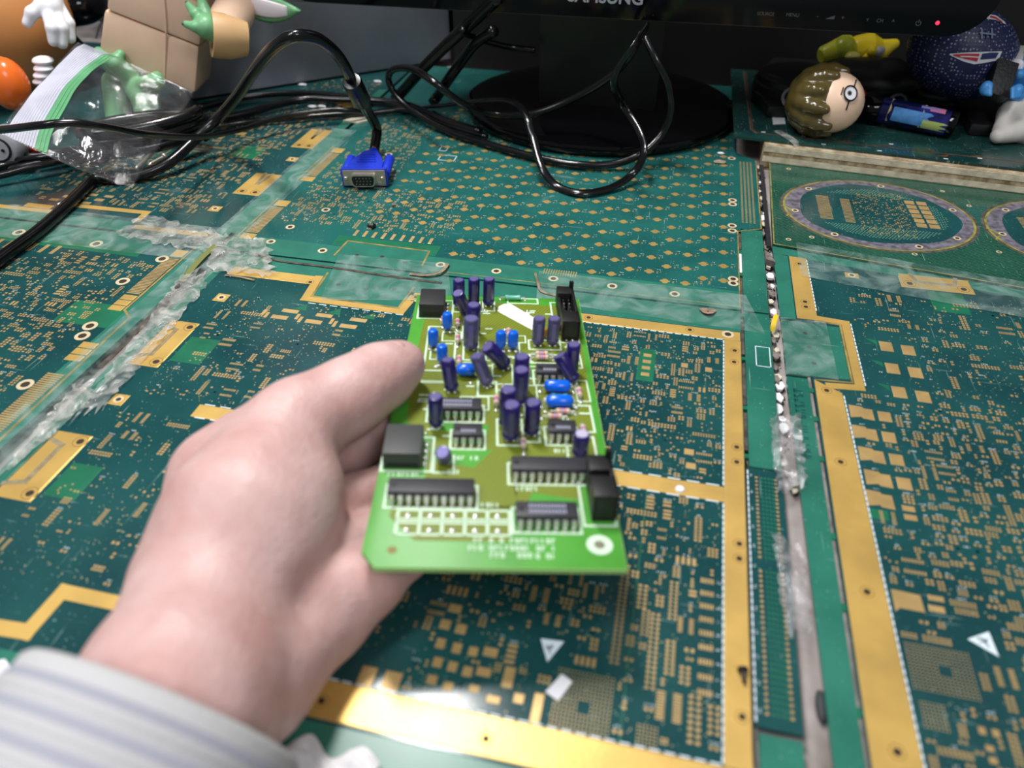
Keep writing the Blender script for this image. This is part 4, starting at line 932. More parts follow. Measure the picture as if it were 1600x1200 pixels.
# thumbnail, seen edge-on along the upper side of the thumb
nd = (th_tip-D(590, 592, 252)).normalized(); upv = Vector((-.55, .1, 1)); upv = (upv-nd*nd.dot(upv)).normalized(); sd = nd.cross(upv)
mb = MB(); vs = []; fs = []
for i in range(8):
    for j in range(9):
        a = (j-4)/4*.8; l = i*1.75-5; rr = (10.6-.9*max(0, (l+2)/10))*KH*1.0
        q = D(606, 582, 256)+nd*l
        vs.append(q+(upv*math.cos(a)+sd*math.sin(a))*rr*(1.0 if 0 < i < 7 else .965))
for i in range(7):
    for j in range(8): fs.append((i*9+j, i*9+j+1, (i+1)*9+j+1, (i+1)*9+j))
mb.add(vs, fs); nl = mb.build('fingernail', mat('nail', (236, 196, 186), .25, spec=.6), P, smooth=True)
sm = nl.modifiers.new('thick', 'SOLIDIFY'); sm.thickness = .0005
# sleeve: cuff around the forearm with soft grey stripes
ax = (D(160, 1290, 152)-D(262, 1108, 166)).normalized(); c0 = D(262, 1108, 166)
prof = [(2.5, 27.5), (0, 29.5), (.3, 31.5), (1.5, 32.6)]; x_ = 4
while x_ < 120: prof.append((x_, 33+x_*.06+.5*math.sin(x_*1.14))); x_ += 1.4
SL = MB().loft(c0, ax, [(h*KH, r*KH) for h, r in prof], 64, False).build('sleeve', mat('sleeve_white', (192, 191, 192), .9, bump=.3, bscale=900), P, smooth=True, autos=180)
for k in range(14):
    h = 5.2+k*5.5; w_ = 1.5
    MB().loft(c0, ax, [(q*KH, (33+q*.06+.5*math.sin(q*1.14)+g)*KH) for q, g in ((h-w_, -.3), (h-w_*.6, .1), (h, .16), (h+w_*.6, .1), (h+w_, -.3))], 64, False).build('stripe', mat('sleeve_grey', (160, 161, 173), .9, bump=.3, bscale=900), SL, smooth=True, autos=180)
# ---------------------------------------------------------------- monitor on its glossy foot
M_GLOSS = mat('gloss_black', (7, 7, 9), .07, spec=.3); M_SEMI = mat('satin_black', (10, 10, 11), .3, var=.2, scale=60)
MON = empty('computer_monitor', (-60, 615, 0), 'glossy black computer monitor on an oval foot, screen mostly above the frame', 'monitor')
def rounded(x0, x1, z0, z1, r, n=8):
    P_ = []
    for cx, cz, a0 in ((x1-r, z0+r, -90), (x1-r, z1-r, 0), (x0+r, z1-r, 90), (x0+r, z0+r, 180)):
        for i in range(n+1):
            t = math.radians(a0+90*i/n); P_.append((cx+r*math.cos(t), cz+r*math.sin(t)))
    return P_
def slab(poly, y0, y1, back=0.0):
    mb = MB(); n = len(poly); cx = sum(q[0] for q in poly)/n; cz = sum(q[1] for q in poly)/n
    sh_ = lambda q: (q[0]-back*(1 if q[0] > cx else -1), q[1]-back*(1 if q[1] > cz else -1))
    vs = [(q[0], y0, q[1]) for q in poly]+[(sh_(q)[0], y1, sh_(q)[1]) for q in poly]
    return mb.add(vs, [tuple(range(n)), tuple(range(2*n-1, n-1, -1))]+[(i, n+i, n+(i+1) % n, (i+1) % n) for i in range(n)])
slab(rounded(-306, 187, 87.4, 390, 27), 559.5, 566, -1.5).build('front_panel', M_GLOSS, MON, smooth=True)
slab(rounded(-308, 189.5, 85.6, 392, 29), 566, 571, 0).build('clear_edge', mat('smoky_acrylic', (30, 32, 40), .08, spec=.7), MON, smooth=True)
slab(rounded(-302, 184, 88.2, 388, 26), 571, 585, 6).build('rear_frame', M_SEMI, MON, smooth=True)
slab(rounded(-226, 150, 83, 380, 10), 584, 640, 18).build('rear_housing', M_SEMI, MON, smooth=True)
MB().box(-260, 140, 559.0, 559.6, 118, 330).build('screen', mat('screen_off', (5, 5, 7), .12), MON)
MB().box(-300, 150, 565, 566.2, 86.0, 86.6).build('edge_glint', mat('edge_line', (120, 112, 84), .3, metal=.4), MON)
for x in (40, 95): MB().box(x, x+30, 571, 584, 84.6, 86.4).build('underside_rib', M_SEMI, MON)
def ovaloid(cx, cy, a, b, prof, n=72):
    vs = []; fs = []
    for z, f in prof:
        for i in range(n): t = 2*math.pi*i/n; vs.append((cx+a*f*math.cos(t), cy+b*f*math.sin(t), z))
    for k in range(len(prof)-1):
        for i in range(n): j = (i+1) % n; fs.append((k*n+i, k*n+j, (k+1)*n+j, (k+1)*n+i))
    fs.append(tuple(range(n-1, -1, -1))); fs.append(tuple((len(prof)-1)*n+i for i in range(n))); return MB().add(vs, fs)
ovaloid(-66, 628, 112, 103, [(1.2, .95), (1.6, .985), (4, 1.0), (7, 1.0), (8.6, .992), (9.4, .97), (11.5, .8), (13, .5), (13.4, .2)]).build('foot', M_GLOSS, MON, smooth=True)
for t in (40, 140, 220, 320): MB().cyl((-66+85*math.cos(math.radians(t)), 628+78*math.sin(math.radians(t)), 0), (0, 0, 1), 6, 6, 1.3).build('rubber_pad', M_BLACK, MON)
slab(rounded(-112, -18, 11, 130, 6), 600, 640, 6).build('neck', M_SEMI, MON, smooth=True)
RX = (math.pi/2, 0, 0)
M_LET = mat('lettering_silver', (176, 180, 186), .35, metal=.5); M_DIM = mat('lettering_dim', (74, 74, 78), .6)
q = aty(945, 7.5, 559.3); text_mesh('SAMSUNG', 11.2, M_LET, 'lettering', MON, (q.x, 559.3, q.z+1.2), RX, .05, 1.02, True)
for tx, px_, py_, sz in (('SOURCE', 1196, 24, 2.9), ('MENU', 1238, 26, 3.0), ('-', 1277, 28, 4), ('+', 1316, 31, 4), ('CH', 1374, 35, 3.0), ('v', 1355, 33, 3.6), ('^', 1394, 38, 4.4)):
    q = aty(px_, py_, 559.3); text_mesh(tx, sz, M_DIM, 'button_mark', MON, (q.x, 559.3, q.z), RX, .02)
q = aty(1297, 29, 559.3); MB().add([(q.x-3, 559.2, q.z-.3), (q.x+2.6, 559.2, q.z-.3), (q.x+2.6, 559.2, q.z+2.0)], [(0, 1, 2)]).build('button_mark', M_DIM, MON)
q = aty(1435, 36, 559.3); mb = MB()
for i in range(20):
    a, b2 = math.radians(125+290*i/20), math.radians(125+290*(i+1)/20); R1, R2 = 1.7, 1.3
    mb.add([(q.x+r_*math.cos(t), 559.25, q.z+r_*math.sin(t)) for r_, t in ((R2, a), (R1, a), (R1, b2), (R2, b2))], [(0, 1, 2, 3)])
mb.box(q.x-.2, q.x+.2, 559.1, 559.3, q.z+.2, q.z+2.1).build('power_mark', M_DIM, MON)
q = aty(1465, 36, 559.3); MB().loft((q.x, 559.8, q.z), (0, -1, 0), [(0, 1.3), (.6, 1.2), (.8, .7)], 14).build('power_light', mat('red_light', (255, 40, 70), .4, emit=2.2), MON, smooth=True)
# ---------------------------------------------------------------- metal case and back wall side
a, b2 = at(302, 158), at(705, 95); d = (b2-a).normalized(); n_ = Vector((-d.y, d.x, 0))
M_CASE = mat('case_grey', (158, 161, 174), .42, var=.06, scale=30)
CS = MB().prism([a[:2], b2[:2], (b2+n_*150)[:2], (a+n_*150)[:2]], .6, 330).build('metal_case', M_CASE, bevel=1.2); tag(CS, 'large plain grey metal case standing behind the cables on the left of the monitor', 'case')
MB().prism([(a-n_*.25)[:2], (b2-n_*.25)[:2], b2[:2], a[:2]], .6, 2.2).build('bottom_lip', M_SEMI, CS)
# ---------------------------------------------------------------- video cable with its blue plug
q0 = at(571, 294)
VC = empty('video_cable', q0, 'black video cable arching to a bright blue plug with silver face on the panel', 'cable')
cY, sY = math.cos(YAW), math.sin(YAW)
R_ = Matrix(((cY, -sY, 0), (sY, cY, 0), (0, 0, 1)))
def loc(mb, name, m, par=VC, **k):
    mb.v = [tuple(q0+R_ @ Vector(v)) for v in mb.v]; return mb.build(name, m, par, **k)
M_BLUE = mat('blue_plastic', (30, 58, 200), .38, var=.08, scale=200); M_STEEL = mat('nickel', (196, 190, 176), .3, metal=.85)
hood = MB(); W_ = 15.6
loc(MB().box(-W_, W_, 1.2, 5, .6, 13.2), 'plug_flange', M_BLUE, bevel=.8)
pl_ = [(-12, 5), (12, 5), (11.6, 15), (8.8, 25), (5.4, 33), (4.4, 36), (-4.4, 36), (-5.4, 33), (-8.8, 25), (-11.6, 15)]
hd = loc(MB().prism(pl_, 1.4, 12.6), 'plug_hood', M_BLUE, bevel=1.0)
for i in range(4): loc(MB().box(-6.5+i*.7, 6.5-i*.7, 14+i*4, 15.6+i*4, 12.5, 13.1), 'grip_rib', M_BLUE, hd)
for i in range(4): loc(MB().loft((0, 36+i*2.6, 7), (0, 1, 0), [(0, 4.3-i*.25), (1.3, 4.3-i*.25)], 14), 'strain_ring', M_BLUE, hd)
loc(MB().cyl((0, 35, 7), (0, 1, 0), 3.3, 2.9, 13, 14), 'strain_relief', M_BLUE, smooth=True)
for s_ in (-1, 1):
    t_ = loc(MB().loft((s_*13.6, 4.6, 8), (0, 1, 0), [(0, 3.0), (.5, 3.4), (26, 3.4), (27, 2.8)], 16), 'thumb_screw', M_BLUE, smooth=True)
    loc(MB().loft((s_*12.3, .4, 7), (0, 1, 0), [(-1.6, 1.1), (-1.2, 1.5), (.8, 1.5)], 12), 'screw_tip', M_STEEL, t_, smooth=True)
loc(MB().box(-14.4, 14.4, .3, 1.4, 1.6, 12.4), 'face_plate', M_STEEL, bevel=.4)
def dshape(w1, w2, h0, h1): return rounded(-w1, w1, h0, h1, 2.2, 4) if w1 == w2 else [(q[0]*(1-(1-(q[1]-h0)/(h1-h0))*(1-w2/w1)), q[1]) for q in rounded(-w1, w1, h0, h1, 2.2, 4)]
sh2 = slab(dshape(8.6, 7.4, 2.9, 11.1), -4.6, .6); loc(sh2, 'plug_shell', M_STEEL, smooth=True)
ins = loc(slab(dshape(7.8, 6.7, 3.6, 10.4), -4.75, -4.5), 'plug_insert', M_BLACK)
for r_ in range(3):
    for i in range(5): loc(MB().cyl((-4.6+i*2.3+(.5 if r_ == 1 else 0), -4.75, 5+r_*2), (0, -1, 0), .32, .32, .25, 8), 'pin', M_STEEL, ins)
pe = q0+R_ @ Vector((0, 47, 7))
cpts = [pe, at(589, 206, 15), at(584, 190, 24), at(572, 170, 36), at(560, 148, 50), at(549, 125, 62), at(538, 102, 75), at(520, 78, 86), at(492, 59, 96), at(458, 57, 99), at(428, 74, 91), at(401, 105, 74), at(372, 148, 48), at(342, 183, 28), at(306, 217, 17), at(266, 253, 9), at(226, 272, 5), at(186, 279, 4.2), at(150, 280, 4.2), at(130, 296, 4.2), at(104, 322, 4.2), at(60, 361, 4.2), at(12, 396, 4.2), at(-60, 450, 4.2)]
cpts = [Vector((v.x, v.y, max(v.z, 4.0))) for v in cpts]
MB().tube(cpts, 3.7, 12, 7).build('cable', M_BLKCABLE, VC, smooth=True, autos=180)
fa_, fb_ = at(566, 160, 42.5), at(549, 126, 62); ax_ = (fb_-fa_); L_ = ax_.length
MB().loft(fa_, ax_, [(0, 3.8), (.4, 6.0), (1.6, 6.6), (L_-1.6, 6.6), (L_-.4, 6.0), (L_, 3.8)], 20).build('ferrite_bead', M_SEMI, VC, smooth=True)
# ---------------------------------------------------------------- other black cables
def cable(label, pts, r, group=None, flat=None, m=None):
    v = [at(*a) for a in pts]; v = [Vector((a.x, a.y, max(a.z, (flat[0] if flat else r)+.25))) for a in v]
    return tag(MB().tube(v, r, 10, 7, flat=flat).build('black_cable', m or M_BLKCABLE, smooth=True, autos=180), label, 'cable', group)
cable('thin black cord crossing over the plastic bag and on towards the monitor foot', [(-40, 204, 60), (0, 203, 66), (60, 196, 74), (110, 192, 74), (160, 198, 68), (230, 210, 54), (310, 214, 28), (370, 204, 13), (435, 184, 12), (500, 173, 12), (545, 172, 11), (580, 176, 5)], 2.1)
cable('thick black cable lying flat behind the plug between bag and monitor foot', [(300, 196, 5), (340, 186, 5), (390, 176, 5), (432, 163, 6), (480, 155, 6), (540, 157, 5), (590, 158, 5), (640, 166, 5), (690, 188, 5), (750, 206, 5)], 3.3)
cable('farthest of the black cables lying across the panels, nearest to the grey case', [(310, 168, 4), (380, 152, 4), (450, 146, 4), (520, 149, 4), (580, 157, 4), (640, 172, 4), (700, 196, 3.5), (760, 214, 3.5)], 2.6)
cable('black cable dipping under the video cable bead, front one of the flat pair', [(330, 200, 4), (380, 191, 4), (440, 186, 4), (510, 180, 4), (580, 176, 4), (630, 172, 4), (680, 178, 4)], 2.4)
cable('black cable with a wide loop that wraps around the front of the monitor foot', [(1002, 52, 84), (985, 85, 74), (955, 118, 58), (900, 152, 38), (832, 178, 24), (770, 178, 19), (722, 161, 32), (680, 130, 48), (645, 108, 50), (616, 108, 42), (607, 124, 30), (620, 150, 18), (655, 180, 8), (705, 207, 4), (765, 226, 4), (830, 244, 4), (900, 257, 4), (960, 256, 5), (1005, 238, 12), (1036, 205, 24), (1048, 170, 40), (1043, 130, 58), (1026, 95, 72), (1008, 58, 84)], 2.7)
cable('flat black ribbon cord drooping from the monitor in a deep curl onto the key contacts', [(1012, 40, 99), (990, 72, 92), (966, 106, 78), (959, 132, 66), (975, 166, 42), (999, 206, 30), (1006, 238, 22), (990, 270, 8), (955, 293, 3.4), (908, 301, 3.4), (870, 290, 3.4), (847, 262, 12), (833, 215, 24), (824, 186, 33), (811, 165, 36), (788, 156, 36), (745, 158, 30), (700, 164, 14), (660, 168, 4)], 2.4, flat=(2.7, 1.1))
cable('upper one of two straight black leads running from the monitor rear to the bench', [(778, -4, 104), (742, 30, 84), (700, 68, 62), (660, 108, 38), (630, 142, 14), (616, 156, 6)], 4.6)
cable('lower one of two straight black leads beside the monitor foot', [(772, 48, 78), (745, 66, 66), (722, 95, 46), (700, 125, 28), (684, 150, 10), (676, 160, 6)], 4.2)
cable('short black lead behind the monitor neck, highest above the foot', [(722, 46, 78), (730, 54, 72), (765, 66, 64), (800, 74, 58), (836, 78, 57)], 2.2)
for k in range(6):
    o = (k-2.5)*10
    cable('black cord of the bundle at the left edge, '+('nearest the grey plug', 'second from the grey plug', 'third from the grey plug', 'fourth from the grey plug', 'fifth from the grey plug', 'nearest the viewer')[k], [(-60, 262+o*.9, 3+(k % 2)*4), (0, 256+o*.75, 3+(k % 2)*4), (50, 250+o*.45, 3+(k % 3)*3), (95, 244+o*.3, 3+(k % 3)*3), (130, 236+o*.2, 4+(k % 2)*4), (170, 222+o*.15, 5)], 2.3, 'bundled black cords')
# ---------------------------------------------------------------- clear tape over the seams
F_TAPE = film_mat('clear_tape', .05, (190, 216, 208), .18, .5, 60., .34)
F_TORN = film_mat('torn_tape', .12, (204, 204, 196), .22, 1.0, 110., .6)
def sheet(name, poly, z, m, label, nx=26, ny=8, amp=.25, group=None):
    """thin film over a quad of bench points, slightly rippled"""
    a, b2, c2, d2 = [Vector((*q, 0)) for q in poly]; vs = []; fs = []
    jag = amp > .5
    for j in range(ny+1):
        for i in range(nx+1):
            s_, t_ = i/nx, j/ny
            if jag:
                if j in (0, ny): t_ += rnd.uniform(-.09, .09)
                if i in (0, nx): s_ += rnd.uniform(-.09, .09)
            q = (a*(1-s_)+b2*s_)*(1-t_)+(d2*(1-s_)+c2*s_)*t_
            vs.append((q.x, q.y, z+amp*(math.sin(q.x*.35+q.y*.21)+math.sin(q.x*.13-q.y*.4)+rnd.uniform(-.6, .6))*.5+amp))
    for j in range(ny):
        for i in range(nx): k = j*(nx+1)+i; fs.append((k, k+1, k+nx+2, k+nx+1))
    return tag(MB().add(vs, fs).build(name, m, smooth=True), label, 'tape', group)
xy = lambda *p_: [tuple(at(*q)[:2]) for q in p_]
sheet('clear_tape', xy((838, 470), (1195, 522), (1165, 462), (842, 424)), .15, F_TAPE, 'wide clear tape over the seam right of the standing capacitors')
sheet('clear_tape', xy((500, 470), (705, 470), (700, 412), (530, 398)), .15, F_TAPE, 'clear tape across the two green tab islands behind the held board')
sheet('clear_tape', [(-266, 140), (-244, 140), (-244, 340), (-266, 340)], .15, F_TAPE, 'long clear tape along the seam at the left, running towards the viewer', 6, 40)
sheet('clear_tape', [(-268, 352), (-247, 352), (-247, 540), (-268, 540)], .15, F_TAPE, 'clear tape along the back seam pointing at the blue plug', 6, 40)
sheet('clear_tape', [(-420, 326), (-262, 326), (-262, 366), (-420, 366)], .15, F_TAPE, 'clear tape across the far left seam beneath the loose cable', 30, 10)
sheet('clear_tape', [(66.5, 291), (90, 292), (89, 340), (66.5, 340)], .12, F_TAPE, 'square of clear tape over the green tab right of the gap')
sheet('clear_tape', [(80, 384), (250, 356), (250, 396), (80, 424)], .75, F_TAPE, 'clear tape over the seam below the round boards', 40, 8, .15)
sheet('torn_tape', xy((330, 430), (430, 432), (420, 380), (320, 362)), .6, F_TORN, 'crumpled dusty tape where four panels meet', 20, 14, .9)
sheet('torn_tape', xy((190, 372), (345, 398), (345, 366), (225, 335)), .5, F_TORN, 'torn yellowed tape strip left of the panel crossing', 24, 8, .7)
sheet('torn_tape', xy((120, 650), (165, 640), (330, 440), (290, 425)), .5, F_TORN, 'whitish creased tape strip along the left crack', 8, 40, .8)
sheet('torn_tape', xy((0, 745), (40, 720), (165, 610), (120, 600)), .5, F_TORN, 'milky tape strip at the left edge beside the gold connector', 10, 30, .8)
sheet('torn_tape', [(58, 214), (69, 216), (70, 262), (57, 256)], .9, film_mat('crumpled_film', .1, (206, 202, 204), .12, 1.0, 130., .4, .1), 'crumpled clear film bridging the gap in its middle', 10, 26, 1.6)
sheet('torn_tape', [(57, 150), (66, 150), (66, 185), (55, 190)], .7, MATS.get('x') or bpy.data.materials['crumpled_film'], 'crumpled clear film over the gap nearer the viewer', 8, 20, 1.2)
# cracked edges sticking out of the seams
def torn(label, pts, w_=1.2, m=None):
    v = [at(*a) for a in pts]; tag(MB().tube(v, 1, 6, 4, flat=(.28, w_)).build('torn_strip', m or mat('torn_brown', (150, 134, 108), .8, var=.3, scale=200), smooth=True), label, 'scrap')
torn('brown curled torn tape edge behind the three back capacitors', [(640, 428, .8), (668, 430, 1.4), (690, 424, 2), (700, 412, 1.2)])
torn('curled torn tape edge left of the wide clear tape', [(836, 426, .6), (840, 440, 1.6), (846, 455, 1), (870, 462, .6)], .8)
torn('olive splinter of board lifting from the crack at the crossing', [(338, 382, 1.2), (310, 408, 2.0), (284, 440, .8)], 2.2, mat('olive_splinter', (110, 116, 56), .7))
torn('dark thread of dirt along the long left crack', [(290, 430, .6), (262, 468, .5), (225, 505, .5), (190, 542, .5), (155, 575, .4)], 1.6, M_DIRT)
torn('dark crack between the two tab islands', [(400, 398, .4), (440, 408, .5), (520, 418, .5), (600, 430, .5), (690, 442, .4)], 1.0, M_DIRT)
torn('brown splinter lying on the torn tape right of the crossing', [(352, 430, .8), (372, 432, 1.2), (398, 438, .6)], .7)
torn('grey fluff clump on the clear tape near its right end', [(1098, 482, 1.0), (1106, 488, 1.8), (1114, 484, 1.0)], 2.4, mat('fluff', (160, 130, 112), .9, var=.3, scale=300))
torn('yellow plastic scrap standing in the gap', [(1206, 518, -2), (1209, 505, 1.5), (1213, 492, 2.5)], 1.4, mat('yellow_scrap', (222, 190, 40), .5))
tag(MB().tube([at(1214, 204, 15.9), at(1240, 220, 16.2), at(1252, 236, 10), at(1262, 248, 4), at(1284, 256, 1.6)], 1, 8, 6, flat=(.4, 3.2)).build('torn_strip', F_TORN, smooth=True), 'wisp of torn clear film hanging over the plywood edge', 'scrap')
# ---------------------------------------------------------------- loose scraps on the panels
def flake(name, pts, m, label, cat='scrap', t=.35, z=.1, group=None):
    v = [at(*q) for q in pts]; mb = MB().prism([a[:2] for a in v], z, z+t); return tag(mb.build(name, m), label, cat, group)
flake('paper_label', [(878, 1054), (894, 1066), (872, 1096), (852, 1082)], M_WHITE, 'small white rounded paper label lying left of the square ball grid')
c0_ = at(1062, 765); tag(MB().cyl((c0_.x, c0_.y, .15), (0, 0, 1), 1.9, 1.6, .7, 16).build('white_dot', M_WHITE, smooth=True), 'small white round dot on the middle gold bar', 'dot')
flake('paper_label', [(1206, 181, 15.2), (1225, 180, 15.2), (1227, 194, 15.2), (1208, 195, 15.2)], M_WHITE, 'small white paper square on the raised panel left of the brown-haired toy', z=15.3)
def crumb(px_, py_, r, m, label, z=0, nm='crumb', cat='crumb', group=None, st=(1, 1, .7)):
    q = at(px_, py_, z); mb = MB().ell((q.x, q.y, z+r*st[2]), r*st[0], r*st[1], r*st[2], 8, 6)
    mb.v = [tuple(Vector(v)+Vector((rnd.uniform(-.22, .22), rnd.uniform(-.22, .22), 0))*r) for v in mb.v]
    return tag(mb.build(nm, m, smooth=True, autos=30), label, cat, group)
sc_ = at(585, 357); S_ = MB().loft((sc_.x, sc_.y, 1.2), (-1, .2, 0), [(0, 2.2), (.8, 2.3), (1.0, 1.0), (4.6, .9), (5, .4)], 12).build('black_screw', M_BLACK, smooth=True); tag(S_, 'tiny black screw lying above the row of gold bars', 'screw')
S_ = MB().loft((at(1159, 1048).x, at(1159, 1048).y, 1.4), (.1, -1, 0), [(0, 1.6), (.8, 1.7), (1.0, .8), (4.4, .7), (4.8, .3)], 12).build('black_screw', M_BLACK, smooth=True); tag(S_, 'tiny black screw on the vertical gold bar near the viewer', 'screw')
M_GREYC = mat('grey_crumb', (132, 124, 116), .9, var=.3, scale=300)
crumb(615, 322, 1.5, M_GREYC, 'grey crumb among the key contacts above the black screw')
crumb(95, 322, 1.6, M_WHITE, 'white crumb beside the loose cable at the left')
for x, y in ((473, 134), (590, 129), (488, 168), (503, 168)): crumb(x, y, 2.6, M_WHITE, 'white plaster crumb in front of the grey case', group='plaster crumbs by the grey case', st=(1.6, .8, .4))
flake('cream_chip', [(536, 190), (560, 184), (585, 187), (560, 194)], mat('cream', (206, 198, 176), .8), 'cream chip lying under the video cable', t=1.2)
crumb(1125, 255, 2.6, mat('cork', (176, 158, 132), .9, var=.2, scale=300), 'tan crumb at the right front of the monitor foot', st=(1.8, 1, .4))
crumb(1126, 241, 1.6, M_WHITE, 'white crumb at the right front of the monitor foot', st=(1.6, 1, .5))
gr = random.Random(3)
for (px_, py_) in ((1184, 262), (1189, 275), (1186, 300), (1192, 312), (1186, 322), (1193, 338), (1194, 352), (1190, 370), (1196, 388), (1204, 475), (1208, 535), (1212, 560), (1214, 590), (1216, 625), (1222, 655), (1232, 742), (1240, 770), (1236, 758), (1214, 548), (1206, 450), (1200, 420), (1198, 404), (1206, 462), (1203, 436), (1209, 490), (1212, 522), (1210, 575), (1218, 606), (1216, 640), (1224, 668), (1188, 288), (1190, 345), (1212, 596)):
    q = at(px_, py_, -4); r_ = gr.uniform(1.3, 2.7)
    n = gr.choice((5, 6, 7)); pl = [(q.x+r_*gr.uniform(.6, 1.2)*math.cos(2*math.pi*i/n), q.y+1.6*r_*gr.uniform(.6, 1.3)*math.sin(2*math.pi*i/n)) for i in range(n)]
    z0 = gr.uniform(-4.6, -2.5)
    tag(MB().prism(pl, z0, z0+gr.uniform(.5, 1.6)).build('debris_flake', gr.choice((M_WHITE, M_WHITE, M_GREYC, mat('cream', (206, 198, 176), .8)))), 'pale flake of debris lodged in the long gap beside the panels', 'debris', 'flakes in the gap')
mb = MB()
for i in range(520):
    y = gr.uniform(230, 545); x = gr.uniform(59, 66); r_ = gr.uniform(.2, .8); mb.ell((x, y, -5.2+r_*.6), r_, r_*1.3, r_*.8, 6, 4)
tag(mb.build('gap_rubble', mat('rubble', (126, 116, 106), .95, col2=(66, 58, 52), scale=400), kind='stuff'), 'grey grit and rubble filling the long gap', 'rubble', kind='stuff')
S_ = MB().prism([(61.5, 397), (66.5, 395), (64, 404), (61, 408)], -2, 2).build('grey_lump', M_GREYC); tag(S_, 'jagged grey lump at the corner where the gap passes the panels', 'debris')
c1 = at(1282, 1105, -4); tag(MB().ell((c1.x, c1.y, -3.4), 1.8, 5.5, 1.6, 12, 8).build('dark_chip', mat('slate', (58, 60, 64), .7), smooth=True), 'dark oval chip in the grey gap near the viewer', 'debris')
# white cloth scrap at the bench edge below the sleeve
mb = MB(); vs = []; fs = []; a, b2 = at(330, 1215), at(585, 1235)
for j in range(11):
    for i in range(31):
        s_, t_ = i/30, j/10; q = a.lerp(b2, s_)+Vector((-2, 17, 0))*t_*(.6+.4*math.sin(s_*9)**2)*(1-s_*.4)
        vs.append((q.x, q.y, .4+2.2*abs(math.sin(s_*17+t_*5))*math.sin(math.pi*t_)+rnd.uniform(0, .9)))
for j in range(10):
    for i in range(30): k = j*31+i; fs.append((k, k+1, k+32, k+31))
tag(mb.add(vs, fs).build('crumpled_tissue', mat('tissue', (232, 230, 232), .9), smooth=True), 'crumpled white tissue at the bench edge below the sleeve', 'tissue')
mb = MB().prism([at(-40, 1040)[:2], at(10, 1032)[:2], at(40, 1075)[:2], at(0, 1150)[:2], at(-60, 1150)[:2]], .2, .9)
tag(mb.build('white_paper', M_WHITE), 'white paper corner under the sleeve at the left edge', 'paper')
# ---------------------------------------------------------------- toys and the bag at the back left
M_BROWN = mat('toy_orange_brown', (206, 140, 82), .4, var=.05, scale=20); M_GLOVE = mat('toy_white', (232, 232, 238), .35); M_ORANGE = mat('toy_orange', (240, 112, 40), .22)
BR = Matrix(((_rt[0], -_rt[1], 0), (_rt[1], _rt[0], 0), (0, 0, 1)))        # axes turned the way the toys face
tb = deep(-42, 36, 610)
TOY = empty('toy_figure', (tb.x, tb.y, 0), 'round orange-brown toy with a white gloved hand and bright orange nose at the left edge', 'toy')
MB().ell((tb.x, tb.y, 64), 78, 66, 64, 36, 22, BR).build('body', M_BROWN, TOY, smooth=True, autos=180)
g = lambda x, y, r_, d=545: ('c', tuple(deep(x, y, d)), 0, r_, 0)
def fing(pts, r0, r1, d=545, k=2.0):
    o = []
    for (x0, y0, e0), (x1, y1, e1), ra, rb in zip(pts, pts[1:], [r0+(r1-r0)*i/(len(pts)-1) for i in range(len(pts)-1)], [r0+(r1-r0)*(i+1)/(len(pts)-1) for i in range(len(pts)-1)]):
        o.append(('c', tuple(deep(x0, y0, d+e0)), tuple(deep(x1, y1, d+e1)), ra, rb, k))
    return o
GL = fing([(78, -14, 6), (76, 12, 0)], 9, 9.5)+fing([(66, 10, -4), (50, 20, -6), (43, 36, -4)], 5.2, 3.6)+fing([(76, 18, -2), (82, 44, -4), (84, 64, 0)], 5.4, 4.0, k=1.2)+fing([(86, 16, 2), (96, 44, 0), (97, 68, 4)], 5.2, 3.9, k=1.2)+fing([(92, 12, 6), (107, 36, 6), (110, 60, 10)], 4.8, 3.7, k=1.2)
sdf_mesh(GL, .8, 3, 4).build('gloved_hand', M_GLOVE, TOY, smooth=True, autos=180)
MB().ell(deep(12, 131, 545), 15, 14, 19, 24, 14).build('nose', M_ORANGE, TOY, smooth=True, autos=180)
mb = MB()
for k, (x, y, r_) in enumerate(((67, 95, 8.2), (68, 107, 7.6), (66, 118, 7.0), (63, 128, 6))): mb.ell(deep(x, y, 552+k*2), r_, r_*.8, r_*.42, 16, 8)
mb.build('white_cuff', M_GLOVE, TOY, smooth=True)
q = deep(118, 6, 640); sdf_mesh([('e', tuple(q), (26, 24, 17), None), ('e', tuple(q+Vector((0, 4, 14))), (18, 18, 12), None), ('e', tuple(deep(112, 92, 652)), (16, 16, 22), None, 12)], 1.5, 6).build('black_boot', M_GLOSS, TOY, smooth=True, autos=180)
# dark grey cloth bag behind
q = deep(196, 20, 800)
CB = sdf_mesh([('e', (q.x, q.y+30, 55), (74, 55, 62), BR, 14), ('e', (q.x+30, q.y+40, 90), (60, 45, 50), BR, 14)], 3.5, 14)
cb = tag(CB.build('cloth_bag', mat('grey_cloth', (92, 90, 90), .95, var=.2, scale=500, bump=.5, bscale=1500), smooth=True, autos=180), 'dark grey stitched cloth bag behind the orange-brown toy', 'bag')
pts = [deep(150, 60, 742), deep(158, 36, 742), deep(172, 48, 744), deep(186, 62, 748)]
MB().tube(pts, .9, 6, 4).build('seam', mat('seam_thread', (60, 58, 58), .9), cb)
